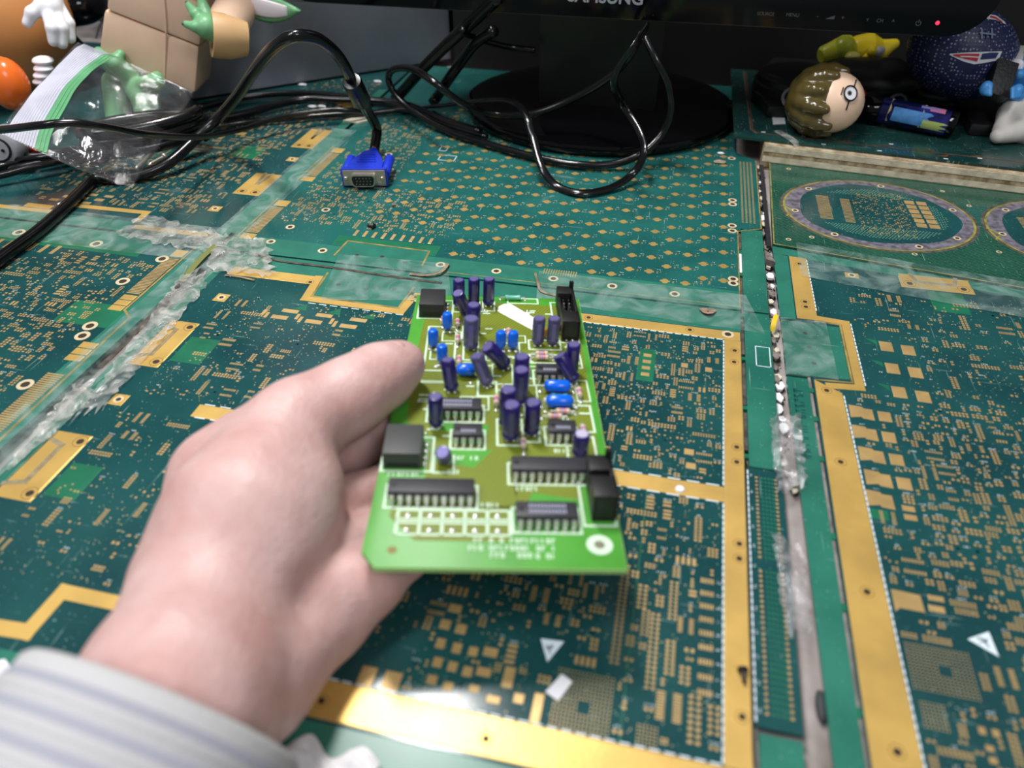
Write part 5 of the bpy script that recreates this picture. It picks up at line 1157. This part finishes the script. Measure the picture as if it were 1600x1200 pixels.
# grey plug at the far left
q = at(12, 262); GP = empty('grey_plug', q, 'light grey plug with a round black three-hole socket at the left edge', 'plug')
M_PLUG = mat('plug_grey', (150, 150, 156), .5)
MB().loft(q+Vector((-2, 6, 13)), (BR @ Vector((.2, -1, .15))), [(-16, 10), (-14, 13), (6, 14), (9, 12.5), (10, 11)], 22).build('plug_shell', M_PLUG, GP, smooth=True)
ax = (BR @ Vector((.2, -1, .15))).normalized(); f = q+Vector((-2, 6, 13))+ax*10
MB().loft(f, ax, [(0, 8.6), (.8, 8.4), (1.0, 7.4)], 22).build('socket_ring', M_BLACK, GP, smooth=True); MB().loft(f, ax, [(.9, 7.2), (1.1, 7.0)], 22).build('socket_face', M_PLUG, GP)
for k in (-1, 0, 1): MB().loft(f+BR @ Vector((k*3.6, 0, -.4)), ax, [(1.05, 1.3), (1.3, 1.2)], 12).build('socket_hole', M_BLACK, GP)
q = at(58, 238, 4); tag(MB().ell((q.x, q.y, 6), 4.5, 3, 3, 10, 6).build('red_bead', mat('red_bead', (170, 22, 24), .3), smooth=True), 'small red bead between the grey plug and the plastic bag', 'bead')
# robed doll leaning by the case
M_ROBE = mat('robe_tan', (230, 194, 166), .5, var=.06, scale=25); M_ROBE2 = mat('robe_cuff', (196, 158, 112), .5); M_GREEN = mat('toy_green', (112, 170, 122), .4)
Bp = deep(230, 118, 585); DX = (Vector(_rt)*.925-Vector((0, 0, 1))*.38).normalized(); DY = (Vector(_rt)*.38+Vector((0, 0, 1))*.925).normalized(); DZ = DX.cross(DY).normalized()*-1
DOLL = empty('robed_doll', (Bp.x, Bp.y, 0), 'tan robed doll with green hands tilted against the grey case', 'doll')
def taper(x0, y0, w0, d0, y1, w1, d1, nm, m, z0=0, rr=3.2):
    vs = []
    for y, w_, dd in ((y0, w0, d0), (y1, w1, d1)):
        for sx, sz in ((-1, -1), (1, -1), (1, 1), (-1, 1)): vs.append(Bp+DX*(x0+sx*w_/2)+DY*y+DZ*(z0+sz*dd/2))
    return MB().add(vs, [(0, 1, 2, 3), (7, 6, 5, 4), (0, 4, 5, 1), (1, 5, 6, 2), (2, 6, 7, 3), (3, 7, 4, 0)]).build(nm, m, DOLL, bevel=rr)
taper(0, 0, 74, 42, 37, 70, 40, 'robe_skirt', M_ROBE, 21); taper(1, 37.5, 69, 40, 72, 66, 39, 'robe_middle', M_ROBE, 21); taper(2, 72.4, 65, 39, 118, 52, 34, 'robe_chest', M_ROBE, 21, 6)
MB().tube([Bp+DX*13+DY*2+DZ*.1, Bp+DX*10+DY*42+DZ*.5, Bp+DX*4+DY*74+DZ*1.2], .7, 6, 4).build('robe_fold', M_ROBE, DOLL)
MB().tube([Bp+DX*-32+DY*72.5+DZ*.9, Bp+DX*0+DY*72.5+DZ*.7, Bp+DX*33+DY*72.5+DZ*.9], 1.1, 6, 4).build('robe_belt', M_ROBE, DOLL)
Sa, Sc = deep(372, 8, 570), deep(346, 56, 548)
MB().loft(Sa, Sc-Sa, [(-22, 13), (0, 14.5), ((Sc-Sa).length-6, 15)], 20).build('robe_sleeve', M_ROBE, DOLL, smooth=True)
cn = (deep(316, 52, 542)-Sc).normalized()
MB().loft(Sc-cn*4, cn, [(-14, 12), (-2, 15.5), (9, 16), (11, 15.6), (11, 13), (4, 11)], 24, False, ref=(0, 0, 1)).build('sleeve_cuff', M_ROBE2, DOLL, smooth=True)
hd_ = [('c', tuple(Sc), tuple(deep(322, 42, 541)), 7, 8.5, 3)]+fing([(322, 40, 0), (306, 22, -3), (295, 8, -3)], 5.6, 2.6, 541, 1.5)+fing([(326, 34, 2), (318, 12, 2), (313, -6, 3)], 5.4, 2.8, 541, 1.5)+fing([(320, 46, 0), (306, 42, -4), (291, 38, -4)], 5.0, 2.6, 541, 1.5)
hb_ = sdf_mesh(hd_, .9, 3, 4).build('green_hand', M_GREEN, DOLL, smooth=True, autos=180)
for a, b2 in (((295, 8, 538), (291, 3, 537)), ((313, -6, 544), (312, -12, 544)), ((291, 38, 537), (287, 37, 536))):
    A, B_ = deep(*a), deep(*b2); MB().loft(A, B_-A, [(-1, 2.3), (1.4, 2), (3.2, .7)], 10).build('claw', mat('claw_dark', (66, 92, 72), .4), hb_, smooth=True)
ft = fing([(205, 122, 0), (160, 92, -14), (154, 80, -14)], 8, 3.4, 588, 2)+fing([(205, 122, 0), (180, 98, -16), (188, 85, -16)], 8, 3.6, 588, 2)+fing([(222, 140, 0), (244, 128, -18), (246, 120, -18)], 9, 4, 588, 2)+fing([(215, 140, 4), (228, 156, -2), (232, 186, 0)], 10, 10, 588, 3)+fing([(180, 130, 10), (186, 186, 14)], 10, 10, 588, 3)
sdf_mesh(ft, 1.2, 5).build('green_foot', M_GREEN, DOLL, smooth=True, autos=180)
hc = Bp+DX*6+DY*146+DZ*18
MB().ell(hc, 40, 34, 32, 24, 14).build('head', M_GREEN, DOLL, smooth=True)
E0, E1 = deep(366, -2, 570), deep(470, 17, 556)
ea = (E1-E0); L_ = ea.length; ea.normalize(); eu_ = (Vector((0, 0, 1))-ea*ea.z).normalized(); en_ = ea.cross(eu_)
def earm(f0, f1, off, th):
    vs = []; fs = []; n = 14
    for i in range(n+1):
        t = f0+(f1-f0)*i/n; wd = 11.5*(max(0, math.sin(math.pi*min(1, max(0, t*.9+.1))))**.8)*(1-.15*t) if t < 1 else 0.2; wd = max(.3, wd*(1 if th > 1 else .62))
        c_ = E0+ea*L_*t+eu_*(-2.5*math.sin(math.pi*t))
        for k in range(10): a = 2*math.pi*k/10; vs.append(c_+eu_*wd*math.cos(a)+en_*(th*math.sin(a)+off))
    for i in range(n):
        for k in range(10): j = (k+1) % 10; fs.append((i*10+k, i*10+j, (i+1)*10+j, (i+1)*10+k))
    fs.append(tuple(range(9, -1, -1))); fs.append(tuple(n*10+k for k in range(10))); return MB().add(vs, fs)
ear = earm(-.15, 1, 0, 2.2).build('ear', M_GREEN, DOLL, smooth=True, autos=180)
sgn = 1 if en_.y < 0 else -1
earm(.05, .82, sgn*1.9, .8).build('ear_inside', mat('toy_pale', (214, 206, 212), .45), ear, smooth=True, autos=180)
# clear zip bag with a coiled black lead and screws
F_BAG = film_mat('bag_film', .03, (150, 150, 156), .06, 1.0, 46., .08, .05)
A_, D_, C_, B_ = at(122, 68, 66), at(302, 146, 34), at(206, 292, 11), at(-4, 206, 44)
BAG = empty('zip_bag', (at(180, 230).x, at(180, 230).y, 0), 'clear zip bag with white and green closure holding a black lead and screws', 'bag')
def bagpt(s_, t_, lay):
    p_ = (A_*(1-s_)+B_*s_)*(1-t_)+(D_*(1-s_)+C_*s_)*t_
    bulge = math.sin(math.pi*s_)**.6*math.sin(math.pi*min(1, t_*1.0))**.7
    wob = (math.sin(s_*11+t_*7)+.7*math.sin(s_*5-t_*17+1.3)+.5*math.sin(s_*23+t_*3))*(.5+2.2*max(0, t_-.3))
    side = (s_-.5)*18*math.sin(math.pi*t_)*(0.7 if s_ < .5 else 1)
    p_ = p_+Vector((side*.4, -side*.55, 0))
    return Vector((p_.x, p_.y, max(9 if lay < 0 else 10, p_.z+lay*bulge*(13 if lay > 0 else 12)+wob*.8*lay-(.25*t_ if lay < 0 else -.3))))
for lay in (1, -1):
    vs = []; fs = []; n, m_ = 44, 44
    for j in range(m_+1):
        for i in range(n+1): vs.append(bagpt(i/n, j/m_, lay))
    for j in range(m_):
        for i in range(n): k = j*(n+1)+i; fs.append((k, k+1, k+n+2, k+n+1))
    MB().add(vs, fs).build('bag_film', F_BAG, BAG, smooth=False)
M_ZIP = film_mat('zip_white', .5, (226, 226, 240), .3, .1, 30., .2, .05); M_ZIPG = film_mat('zip_green', .45, (120, 196, 140), .3, .1, 30., .25, .05)
for k in range(11):
    t_ = .06+k*.021; MB().tube([bagpt(s_/12, t_, 1)+Vector((0, 0, .7)) for s_ in range(0, 13)], 1, 6, 3, flat=(.35, .95)).build('zip_rib', M_ZIP, BAG, smooth=True)
for k in range(3):
    t_ = .295+k*.028; MB().tube([bagpt(s_/12, t_, 1)+Vector((0, 0, .7)) for s_ in range(0, 13)], 1, 6, 3, flat=(.35, 1.9)).build('zip_band', M_ZIPG, BAG, smooth=True)
for s_ in (0, 1): MB().tube([(bagpt(s_, t_/12, 1)+bagpt(s_, t_/12, -1))*.5+Vector((0, 0, .3)) for t_ in range(13)], .55, 6, 3).build('bag_seam', F_BAG, BAG, smooth=True)
MB().tube([(bagpt(s_/12, 0, 1)+bagpt(s_/12, 0, -1))*.5+Vector((0, 0, .3)) for s_ in range(13)], .6, 6, 3).build('bag_seam', F_BAG, BAG, smooth=True)
coil = []
cc = at(228, 214, 16)
for i in range(60):
    t = 2*math.pi*i/20; r1, r2 = 40+1.5*math.sin(i), 17; u = Vector(_rt)*.86+Vector((-_rt[1], _rt[0], 0))*.5; v = Vector((-u.y, u.x, 0))
    coil.append(Vector((cc.x, cc.y, 9+7*(i/20)))+u*r1*math.cos(t)+v*r2*math.sin(t))
tag(MB().tube(coil, 4.4, 8, 3).build('coiled_lead', M_BLKCABLE, smooth=True, autos=180), 'coiled black lead inside the clear zip bag', 'cable')
for k, (a, b2) in enumerate((((252, 224, 12), (212, 264, 8)), ((262, 220, 15), (238, 232, 14)), ((258, 244, 9), (232, 258, 8)))):
    A, B2 = at(*a), at(*b2); d = B2-A; L_ = d.length
    pr_ = [(0, 2.6), (1.4, 3.0), (2.2, 2.6), (2.3, 1.5)]+[(2.5+i*.8, 1.5 if i % 2 else 1.25) for i in range(int((L_-3)/.8))]+[(L_, .4)]
    s_ = MB().loft(A, d, pr_, 12).build('steel_screw', M_STEEL, smooth=True, autos=60); tag(s_, ('long threaded steel screw lying in the bottom of the clear bag', 'short steel screw uppermost in the clear bag', 'short steel screw lowest in the clear bag')[k], 'screw', 'screws in the bag')
# ---------------------------------------------------------------- things on the raised shelf at the right
Zp = 15.4
BD = empty('black_device', at(1380, 150, Zp), 'black plastic device with rounded humps on the raised panel behind the toys', 'device')
M_DEV = mat('device_black', (16, 16, 18), .5, var=.2, scale=40)
PG = [at(*q, Zp)[:2] for q in ((1186, 170), (1196, 184), (1238, 186), (1262, 164), (1380, 164), (1492, 176), (1510, 212), (1546, 215), (1556, 205), (1570, 130), (1205, 104), (1190, 120))]
MB().prism(PG, Zp, Zp+9).build('base', M_DEV, BD, bevel=3)
qa = at(1252, 128, Zp+17); qb = at(1360, 128, Zp+17); qc = at(1465, 148, Zp+17)
MB().loft((qa.x, qa.y+8, Zp), (0, 0, 1), [(0, 34), (8, 36), (8.6, 35), (15, 35.6), (16, 33.5), (20, 33), (22, 29), (23, 20), (23, 3)], 48).build('round_foot', M_DEV, BD, smooth=True)
sdf_mesh([('e', (qb.x, qb.y+12, Zp+16), (44, 26, 15), None, 6), ('c', (qb.x+14, qb.y+8, Zp+22), (qc.x+4, qc.y+4, Zp+17), 12, 6, 5), ('e', (qc.x, qc.y, Zp+17), (15, 10, 5), None, 4)], 1.6, 5).build('hump', M_DEV, BD, smooth=True, autos=180)
for r_, z in ((29.5, 29), (33.8, 24), (36.2, 15.5)): MB().tube([(qa.x+r_*math.cos(t/10), qa.y+10+r_*.95*math.sin(t/10), Zp+z-7) for t in range(-27, -8, 2)], .8, 6, 3).build('ridge', mat('device_edge', (46, 46, 52), .35), BD, smooth=True)
qr = at(1240, 153, Zp+14)
for r0, r1, m, dz in ((0, 9, mat('badge_silver', (170, 172, 182), .35, metal=.5), 0), (0, 6.8, M_BLACK, .25), (0, 3.4, MATS['badge_silver'], .45)):
    MB().loft(qr+Vector((0, -dz, dz)), (0, -.7, .7), [(0, r1), (.3, r1*.97)], 24).build('badge', m, BD)
qr = at(1402, 161, Zp+7); MB().ring((0, 0), 5.6, 7.4, 0, 1, 24)
rg = MB().ring((0, 0), 5.4, 7.2, 0, 1.2, 24); rg.v = [(qr.x+v[0], qr.y+v[2], qr.z+v[1]) for v in rg.v]; rg.build('grey_ring', mat('badge_dull', (120, 122, 130), .4, metal=.4), BD, smooth=True)
# toy with a big round head on a printed tube
HC = at(1294, 159, Zp+23); r_ = 22.2
TH = empty('toy_pen', (HC.x, HC.y, Zp), 'round-headed toy with brown hair and round glasses lying on a blue printed tube', 'toy')
M_FACE = mat('toy_skin', (240, 206, 178), .32); M_HAIR = mat('toy_hair', (84, 72, 36), .18, spec=.6)
tx_ = (at(1490, 192, Zp+9.5)-at(1345, 166, Zp+14)); tx_.normalize()          # along the toy, crown to foot
side_ = Vector((0, 0, 1)).cross(tx_).normalized(); upt = tx_.cross(side_)
view = (Vector((0, 0, CAMZ))-HC).normalized()
fdir = (view*.8+Vector((0, 0, 1))*.15); fdir = (fdir-tx_*fdir.dot(tx_)).normalized(); fs_ = tx_.cross(fdir)
MB().ell(HC+tx_*2, r_*.99, r_*.94, r_*.94, 30, 18, Matrix((tx_, fs_, fdir)).transposed()).build('face', M_FACE, TH, smooth=True, autos=180)
hr = [('e', tuple(HC-tx_*5.5-fdir*3), (20.5, 23, 23.4), Matrix((tx_, fs_, fdir)).transposed(), 3)]
def lock(a0, a1, sp, r0, r1, out=21.8):
    pr_ = None
    for i in range(5):
        t = i/4; al = a0+(a1-a0)*t; p_ = HC+(-tx_*math.cos(al)+(fdir*math.cos(sp)+fs_*math.sin(sp))*math.sin(al))*(out-.6*t)
        if pr_: hr.append(('c', tuple(pr_[0]), tuple(p_), pr_[1], r0+(r1-r0)*t, 1.6))
        pr_ = (p_, r0+(r1-r0)*t)
for sp, a1 in ((-1.35, 1.8), (-.75, 1.5), (-.15, 1.2), (.42, 1.5), (1.0, 1.75), (1.6, 1.85), (2.3, 1.85), (3.0, 1.85), (-2.1, 1.85)): lock(.3, a1, sp, 7.6, 3.2)
sdf_mesh(hr, .9, 3).build('hair', M_HAIR, TH, smooth=True, autos=180)
def facept(px_, py_, out=0.0):
    """point of the head surface on the sight line of a pixel"""
    dv = Vector(_fw+_rt*(px_-800)/FPX+_up*(600-py_)/FPX).normalized(); o = Vector((0, 0, CAMZ))-(HC+tx_*2); R2 = (r_*.955+out)
    b_ = o.dot(dv); d_ = b_*b_-o.length_squared+R2*R2; t = -b_-math.sqrt(max(d_, 0)); return Vector((0, 0, CAMZ))+dv*t
ec = facept(1328, 146); en2 = (ec-HC-tx_*2).normalized()
MB().loft(ec, en2, [(-1.5, 4.6), (.5, 4.6)], 24).build('eye_white', M_GLOVE, TH); MB().loft(ec+Vector((-.6, 0, 0)), en2, [(.4, 1.9), (.8, 1.8)], 16).build('iris', mat('iris', (120, 126, 120), .3), TH); MB().loft(ec+Vector((-.6, 0, 0)), en2, [(.8, 1.1), (1.0, 1.0)], 14).build('pupil', M_BLACK, TH)
u = en2.orthogonal().normalized(); v = en2.cross(u)
gl = MB().tube([ec+en2*.7+(u*math.cos(t*math.pi/12)+v*math.sin(t*math.pi/12))*4.9 for t in range(25)], .55, 8, 1, False)
gl.tube([facept(1327, 157, .3), facept(1322, 172, .3)], .5, 6, 1); gl.tube([facept(1334, 137, .3), facept(1338, 125, .2)], .5, 6, 1); gl.tube([facept(1318, 136, .2), facept(1314, 148, .2)], .35, 6, 1)
gl.build('glasses', M_BLACK, TH, smooth=True)
p0 = at(1347, 165, Zp+12.5); p1 = at(1497, 196, Zp+9.5); ta = (p1-p0); TL = ta.length; ta.normalize()
MB().loft(p0-ta*6, ta, [(1, 10.5), (4, 11), (6, 9)], 22).build('red_collar', mat('toy_red', (130, 26, 22), .3), TH, smooth=True)
sdf_mesh([('c', tuple(p0), tuple(p0+ta*14), 8.2, 8.0, 2), ('e', tuple(p0+ta*5+Vector((0, 2, 4))), (7, 6, 5), None, 3), ('e', tuple(p0+ta*6+side_*-5), (6, 5, 5), None, 3)], .9, 3).build('black_coat', M_GLOSS, TH, smooth=True, autos=180)
def tube_mat():
    m = bpy.data.materials.new('printed_tube'); m.use_nodes = True; nt = m.node_tree; N = nt.nodes; L = nt.links; b_ = N['Principled BSDF']; b_.inputs['Roughness'].default_value = .14; b_.inputs['Metallic'].default_value = .25
    g_ = N.new('ShaderNodeNewGeometry'); n = N.new('ShaderNodeTexNoise'); n.inputs['Scale'].default_value = 55; n.inputs['Detail'].default_value = 3; L.new(g_.outputs['Position'], n.inputs['Vector'])
    r = N.new('ShaderNodeValToRGB'); r.color_ramp.elements[0].color = srgb((18, 20, 70)); r.color_ramp.elements[1].color = srgb((52, 56, 150)); r.color_ramp.elements[0].position = .45; r.color_ramp.elements[1].position = .62
    L.new(n.outputs['Fac'], r.inputs['Fac']); L.new(r.outputs['Color'], b_.inputs['Base Color']); return m
tu = MB().loft(p0+ta*13, ta, [(0, 8.2), (.6, 8.9), (TL-20, 8.9), (TL-19.5, 8.3)], 28).build('printed_tube', tube_mat(), TH, smooth=True)
MB().loft(p0+ta*(TL-6.6), ta, [(-1, 8.3), (0, 8.8), (4.6, 8.8), (5.2, 7.8)], 28).build('end_cap', M_GLOSS, TH, smooth=True)
def band(a0, a1, l0, l1, m, nm, n=8, wav=0):
    vs = []; fs = []; ref = (Vector((0, 0, 1))-ta*ta.z).normalized(); q_ = ta.cross(ref)
    for j in range(n+1):
        for i in range(n+1):
            a = math.radians(a0+(a1-a0)*i/n); l = l0+(l1-l0)*j/n+wav*math.sin(i*1.7)*(j/n)
            vs.append(p0+ta*(13+l)+(ref*math.cos(a)+q_*math.sin(a))*9.0)
    for j in range(n):
        for i in range(n): k = j*(n+1)+i; fs.append((k, k+1, k+n+2, k+n+1))
    return MB().add(vs, fs).build(nm, m, tu, smooth=True)
sgn2 = 1 if (ta.cross((Vector((0, 0, 1))-ta*ta.z).normalized())).y < 0 else -1
band(sgn2*48, sgn2*112, 9, 34, mat('print_sky', (86, 150, 214), .2, var=.15, scale=200), 'print', 8, 2); band(sgn2*78, sgn2*118, 30, 44, mat('print_lime', (176, 196, 110), .2), 'print', 8, 3); band(sgn2*8, sgn2*26, 26, 38, mat('print_violet', (140, 136, 200), .2), 'print', 6, 2)
band(sgn2*4, sgn2*36, TL-34, TL-24, mat('print_red', (206, 120, 150), .3), 'print', 6)
for l_ in (6, TL-38): band(sgn2*-20, sgn2*120, l_, l_+.7, mat('print_line', (176, 170, 120), .3), 'print', 8, .8)
MB().prism([at(1372, 190, Zp)[:2], at(1470, 209, Zp)[:2], at(1478, 204, Zp)[:2], at(1382, 184, Zp)[:2]], Zp, Zp+.9).build('flat_clip', mat('pale_clip', (150, 146, 130), .4), TH)
# ball with white stitching and a red, white and blue flash
FB_C = deep(1503, 83, 538); FB_R = Matrix.Rotation(math.radians(24), 3, 'Y') @ BR
FBr = (41, 33, 31)
def ball_mat():
    m = bpy.data.materials.new('navy_pebbled'); m.use_nodes = True; nt = m.node_tree; N = nt.nodes; L = nt.links; b_ = N['Principled BSDF']; b_.inputs['Roughness'].default_value = .5
    tc = N.new('ShaderNodeNewGeometry'); v_ = N.new('ShaderNodeTexVoronoi'); v_.inputs['Scale'].default_value = 420; v_.inputs['Randomness'].default_value = .35
    L.new(tc.outputs['Position'], v_.inputs['Vector']); r = N.new('ShaderNodeValToRGB'); r.color_ramp.elements[0].color = srgb((150, 158, 188)); r.color_ramp.elements[0].position = .19
    r.color_ramp.elements[1].color = srgb((26, 34, 76)); r.color_ramp.elements[1].position = .3; L.new(v_.outputs['Distance'], r.inputs['Fac']); L.new(r.outputs['Color'], b_.inputs['Base Color'])
    bp = N.new('ShaderNodeBump'); bp.inputs['Strength'].default_value = .4; bp.inputs['Distance'].default_value = .0005; bp.invert = True; L.new(v_.outputs['Distance'], bp.inputs['Height']); L.new(bp.outputs['Normal'], b_.inputs['Normal']); return m
FB = tag(MB().ell(FB_C, *FBr, 40, 24, FB_R).build('small_football', ball_mat(), smooth=True, autos=180), 'navy blue pebbled toy football with a red and white emblem beside the monitor corner', 'ball')
def ballpt(px_, py_, out=.5):
    dv = Vector(_fw+_rt*(px_-800)/FPX+_up*(600-py_)/FPX); A = Vector((1/(k+out) for k in FBr)); Ri = FB_R.transposed()
    o = Ri @ (Vector((0, 0, CAMZ))-FB_C); d_ = Ri @ dv; o = Vector(o[i]*A[i] for i in range(3)); d_ = Vector(d_[i]*A[i] for i in range(3))
    a, b_, c_ = d_.dot(d_), o.dot(d_), o.dot(o)-1; q_ = b_*b_-a*c_
    t = (-b_-math.sqrt(q_))/a if q_ > 0 else -b_/a
    return Vector((0, 0, CAMZ))+dv*t
def patch(pts, m, nm, out=.35):
    """thin print following the ball between two edges of pixel points"""
    a, b2 = pts; n = 8; vs = []; fs = []
    for i in range(n+1):
        for e in (a, b2):
            t = i/n*(len(e)-1); k = min(int(t), len(e)-2); f_ = t-k; vs.append(ballpt(e[k][0]*(1-f_)+e[k+1][0]*f_, e[k][1]*(1-f_)+e[k+1][1]*f_, out))
    for i in range(n): fs.append((2*i, 2*i+1, 2*i+3, 2*i+2))
    return MB().add(vs, fs).build(nm, m, FB, smooth=True)
M_FR, M_FW, M_FB = mat('flash_red', (196, 40, 52), .5), mat('flash_white', (226, 226, 234), .5), mat('flash_blue', (28, 40, 96), .5)
patch(([(1484, 84), (1510, 82), (1535, 81), (1566, 80)], [(1484, 86), (1505, 96), (1524, 101), (1560, 94)]), M_FW, 'emblem', .3)
patch(([(1489, 85), (1510, 84), (1531, 84)], [(1490, 87), (1508, 92), (1527, 96)]), M_FR, 'emblem', .6)
patch(([(1535, 84), (1548, 82), (1561, 82)], [(1532, 93), (1545, 92), (1556, 91)]), M_FB, 'emblem', .6)
patch(([(1500, 87.5), (1514, 87.5), (1530, 88.5)], [(1501, 89), (1514, 89.4), (1529, 90.4)]), M_FW, 'emblem', .8)
patch(([(1543, 22), (1556, 24), (1570, 34)], [(1541, 29), (1556, 31), (1572, 38)]), M_FW, 'emblem', .3); patch(([(1548, 24), (1556, 26), (1566, 33)], [(1547, 27), (1556, 29), (1567, 36)]), M_FR, 'emblem', .6)
for x in (1533, 1541, 1549): patch(([(x, 45), (x, 52), (x, 60)], [(x+2.4, 45), (x+2.4, 52), (x+2.4, 60)]), M_FB if x == 1541 else mat('lace', (120, 128, 160), .6), 'lacing', 1.0)
patch(([(1531, 50), (1542, 51), (1556, 53)], [(1531, 52.5), (1542, 53.5), (1556, 55.5)]), mat('lace', (120, 128, 160), .6), 'lacing', 1.1)
# yellow toy lying behind the device
YB = deep(1345, 82, 600)
YT = empty('yellow_toy', YB, 'small yellow toy figure lying behind the black device under the monitor edge', 'toy')
M_YEL, M_LIME = mat('toy_yellow', (238, 210, 40), .25), mat('toy_lime', (206, 210, 60), .3)
MB().loft(deep(1282, 88, 598), deep(1330, 70, 600)-deep(1282, 88, 598), [(0, 5), (2, 7), (22, 9.5), (27, 8)], 18).build('leg', M_LIME, YT, smooth=True)
MB().ell(deep(1318, 76, 596), 10, 9, 9.5, 18, 12).build('hip', mat('toy_olive', (178, 186, 44), .3), YT, smooth=True); MB().ell(deep(1332, 89, 590), 6, 5, 4, 14, 8).build('hand', mat('toy_pale_yellow', (214, 206, 110), .3), YT, smooth=True)
MB().loft(deep(1326, 76, 600), deep(1372, 78, 600)-deep(1326, 76, 600), [(0, 7), (4, 10), (16, 13), (24, 9)], 20).build('torso', M_YEL, YT, smooth=True)
sdf_mesh([('c', tuple(deep(1366, 74, 598)), tuple(deep(1398, 68, 600)), 6, 3.5, 3), ('c', tuple(deep(1350, 92, 592)), tuple(deep(1365, 80, 592)), 2.4, 3.5, 3), ('c', tuple(deep(1376, 86, 598)), tuple(deep(1396, 70, 600)), 5, 3, 3)], 1, 3).build('arm', M_YEL, YT, smooth=True, autos=180)
MB().ell(deep(1362, 80, 588), 3.8, 3.8, 3.8, 14, 10).build('button', M_YEL, YT, smooth=True)
for k in range(3): MB().ell(deep(1371+k*3, 82-k*2, 592+k*3), 4.4, 4, 4.8, 14, 8).build('striped_glove', mat('toy_grey', (176, 174, 180), .4), YT, smooth=True)
MB().ell(deep(1366, 67, 596), 5, 4.4, 4.4, 14, 8).build('striped_glove', mat('toy_grey', (176, 174, 180), .4), YT, smooth=True)
# blue doll in white with a black block, right edge
f0 = at(1575, 222, Zp); dd = (f0-Vector((0, 0, CAMZ))).dot(Vector(_fw))
BL = empty('blue_doll', f0, 'blue toy figure in white cap and trousers holding a black block at the right edge', 'doll')
M_TB, M_TW = mat('toy_blue', (66, 146, 214), .4), mat('toy_cream', (222, 216, 208), .5, var=.06, scale=60)
P_ = lambda x, y, e=0: tuple(deep(x, y, dd+e))
sdf_mesh([('c', P_(1560, 212, -8), P_(1608, 200, -4), 5.2, 9.5, 3), ('c', P_(1602, 214, -2), P_(1650, 214, 4), 5, 8, 3), ('c', P_(1568, 203, -4), P_(1579, 178, 0), 7, 7.6, 4), ('c', P_(1579, 178, 0), P_(1592, 164, 4), 7.5, 9, 5), ('c', P_(1625, 205, 4), P_(1612, 165, 6), 7, 8, 5), ('e', P_(1600, 165, 6), (13, 11, 10), None, 5)], 1.0, 4).build('white_trousers', M_TW, BL, smooth=True, autos=180)
sdf_mesh([('e', P_(1604, 146, 6), (12, 10, 12), None, 4), ('c', P_(1606, 138, 2), P_(1590, 150, -6), 4.5, 4, 3), ('c', P_(1598, 134, 0), P_(1556, 147, 0), 4, 3.4, 3)], 1, 4).build('blue_torso', M_TB, BL, smooth=True, autos=180)
for cx_, cy_, e in ((1541, 138, -20), (1589, 143, -26)):
    sdf_mesh([('e', P_(cx_, cy_, e), (4, 4, 5), None, 2)]+[('c', P_(cx_+(3 if cx_ > 1560 else 0), cy_-6+k*4.5, e-1), P_(cx_-7 if cx_ > 1560 else cx_+6, cy_-4+k*4.5, e-3), 1.9, 1.5, .6) for k in range(4)], .7, 2).build('blue_hand', M_TB, BL, smooth=True, autos=180)
MB().ell(P_(1606, 112, 0), 17, 16, 16, 24, 16).build('blue_head', M_TB, BL, smooth=True); MB().ell(P_(1592, 116, -12), 4, 4, 3.6, 14, 8).build('cheek', M_TB, BL, smooth=True)
e_ = Vector(P_(1587, 103, -12)); dv = (Vector((0, 0, CAMZ))-e_).normalized()
MB().loft(e_, dv, [(-3, 5.2), (0, 4.6), (1, 3)], 18).build('eye', M_GLOVE, BL, smooth=True); MB().loft(e_-Vector(_rt)*.4, dv, [(.7, 1.8), (1.4, 1.4)], 12).build('pupil', M_BLACK, BL)
sdf_mesh([('e', P_(1602, 90, 0), (18, 16, 7), None, 5), ('e', P_(1632, 76, 8), (13, 12, 11), None, 6)], 1.1, 5).build('white_cap', M_TW, BL, smooth=True, autos=180)
k1 = Vector(P_(1562, 126, -14)); e1 = (Vector(_rt)*.93+Vector(_up)*-.28).normalized(); e2 = (Vector(_up)*.93+Vector(_rt)*.3).normalized(); e2 = (e2-e1*e2.dot(e1)).normalized(); e3 = e1.cross(e2)
BK = MB().obox(k1, e1*7.4, e2*12.6, e3*5).build('black_block', mat('block_black', (28, 28, 30), .5, bump=.5, bscale=500), bevel=.8, org=tuple(k1)); tag(BK, 'black taped block held in the arms of the blue doll', 'block')
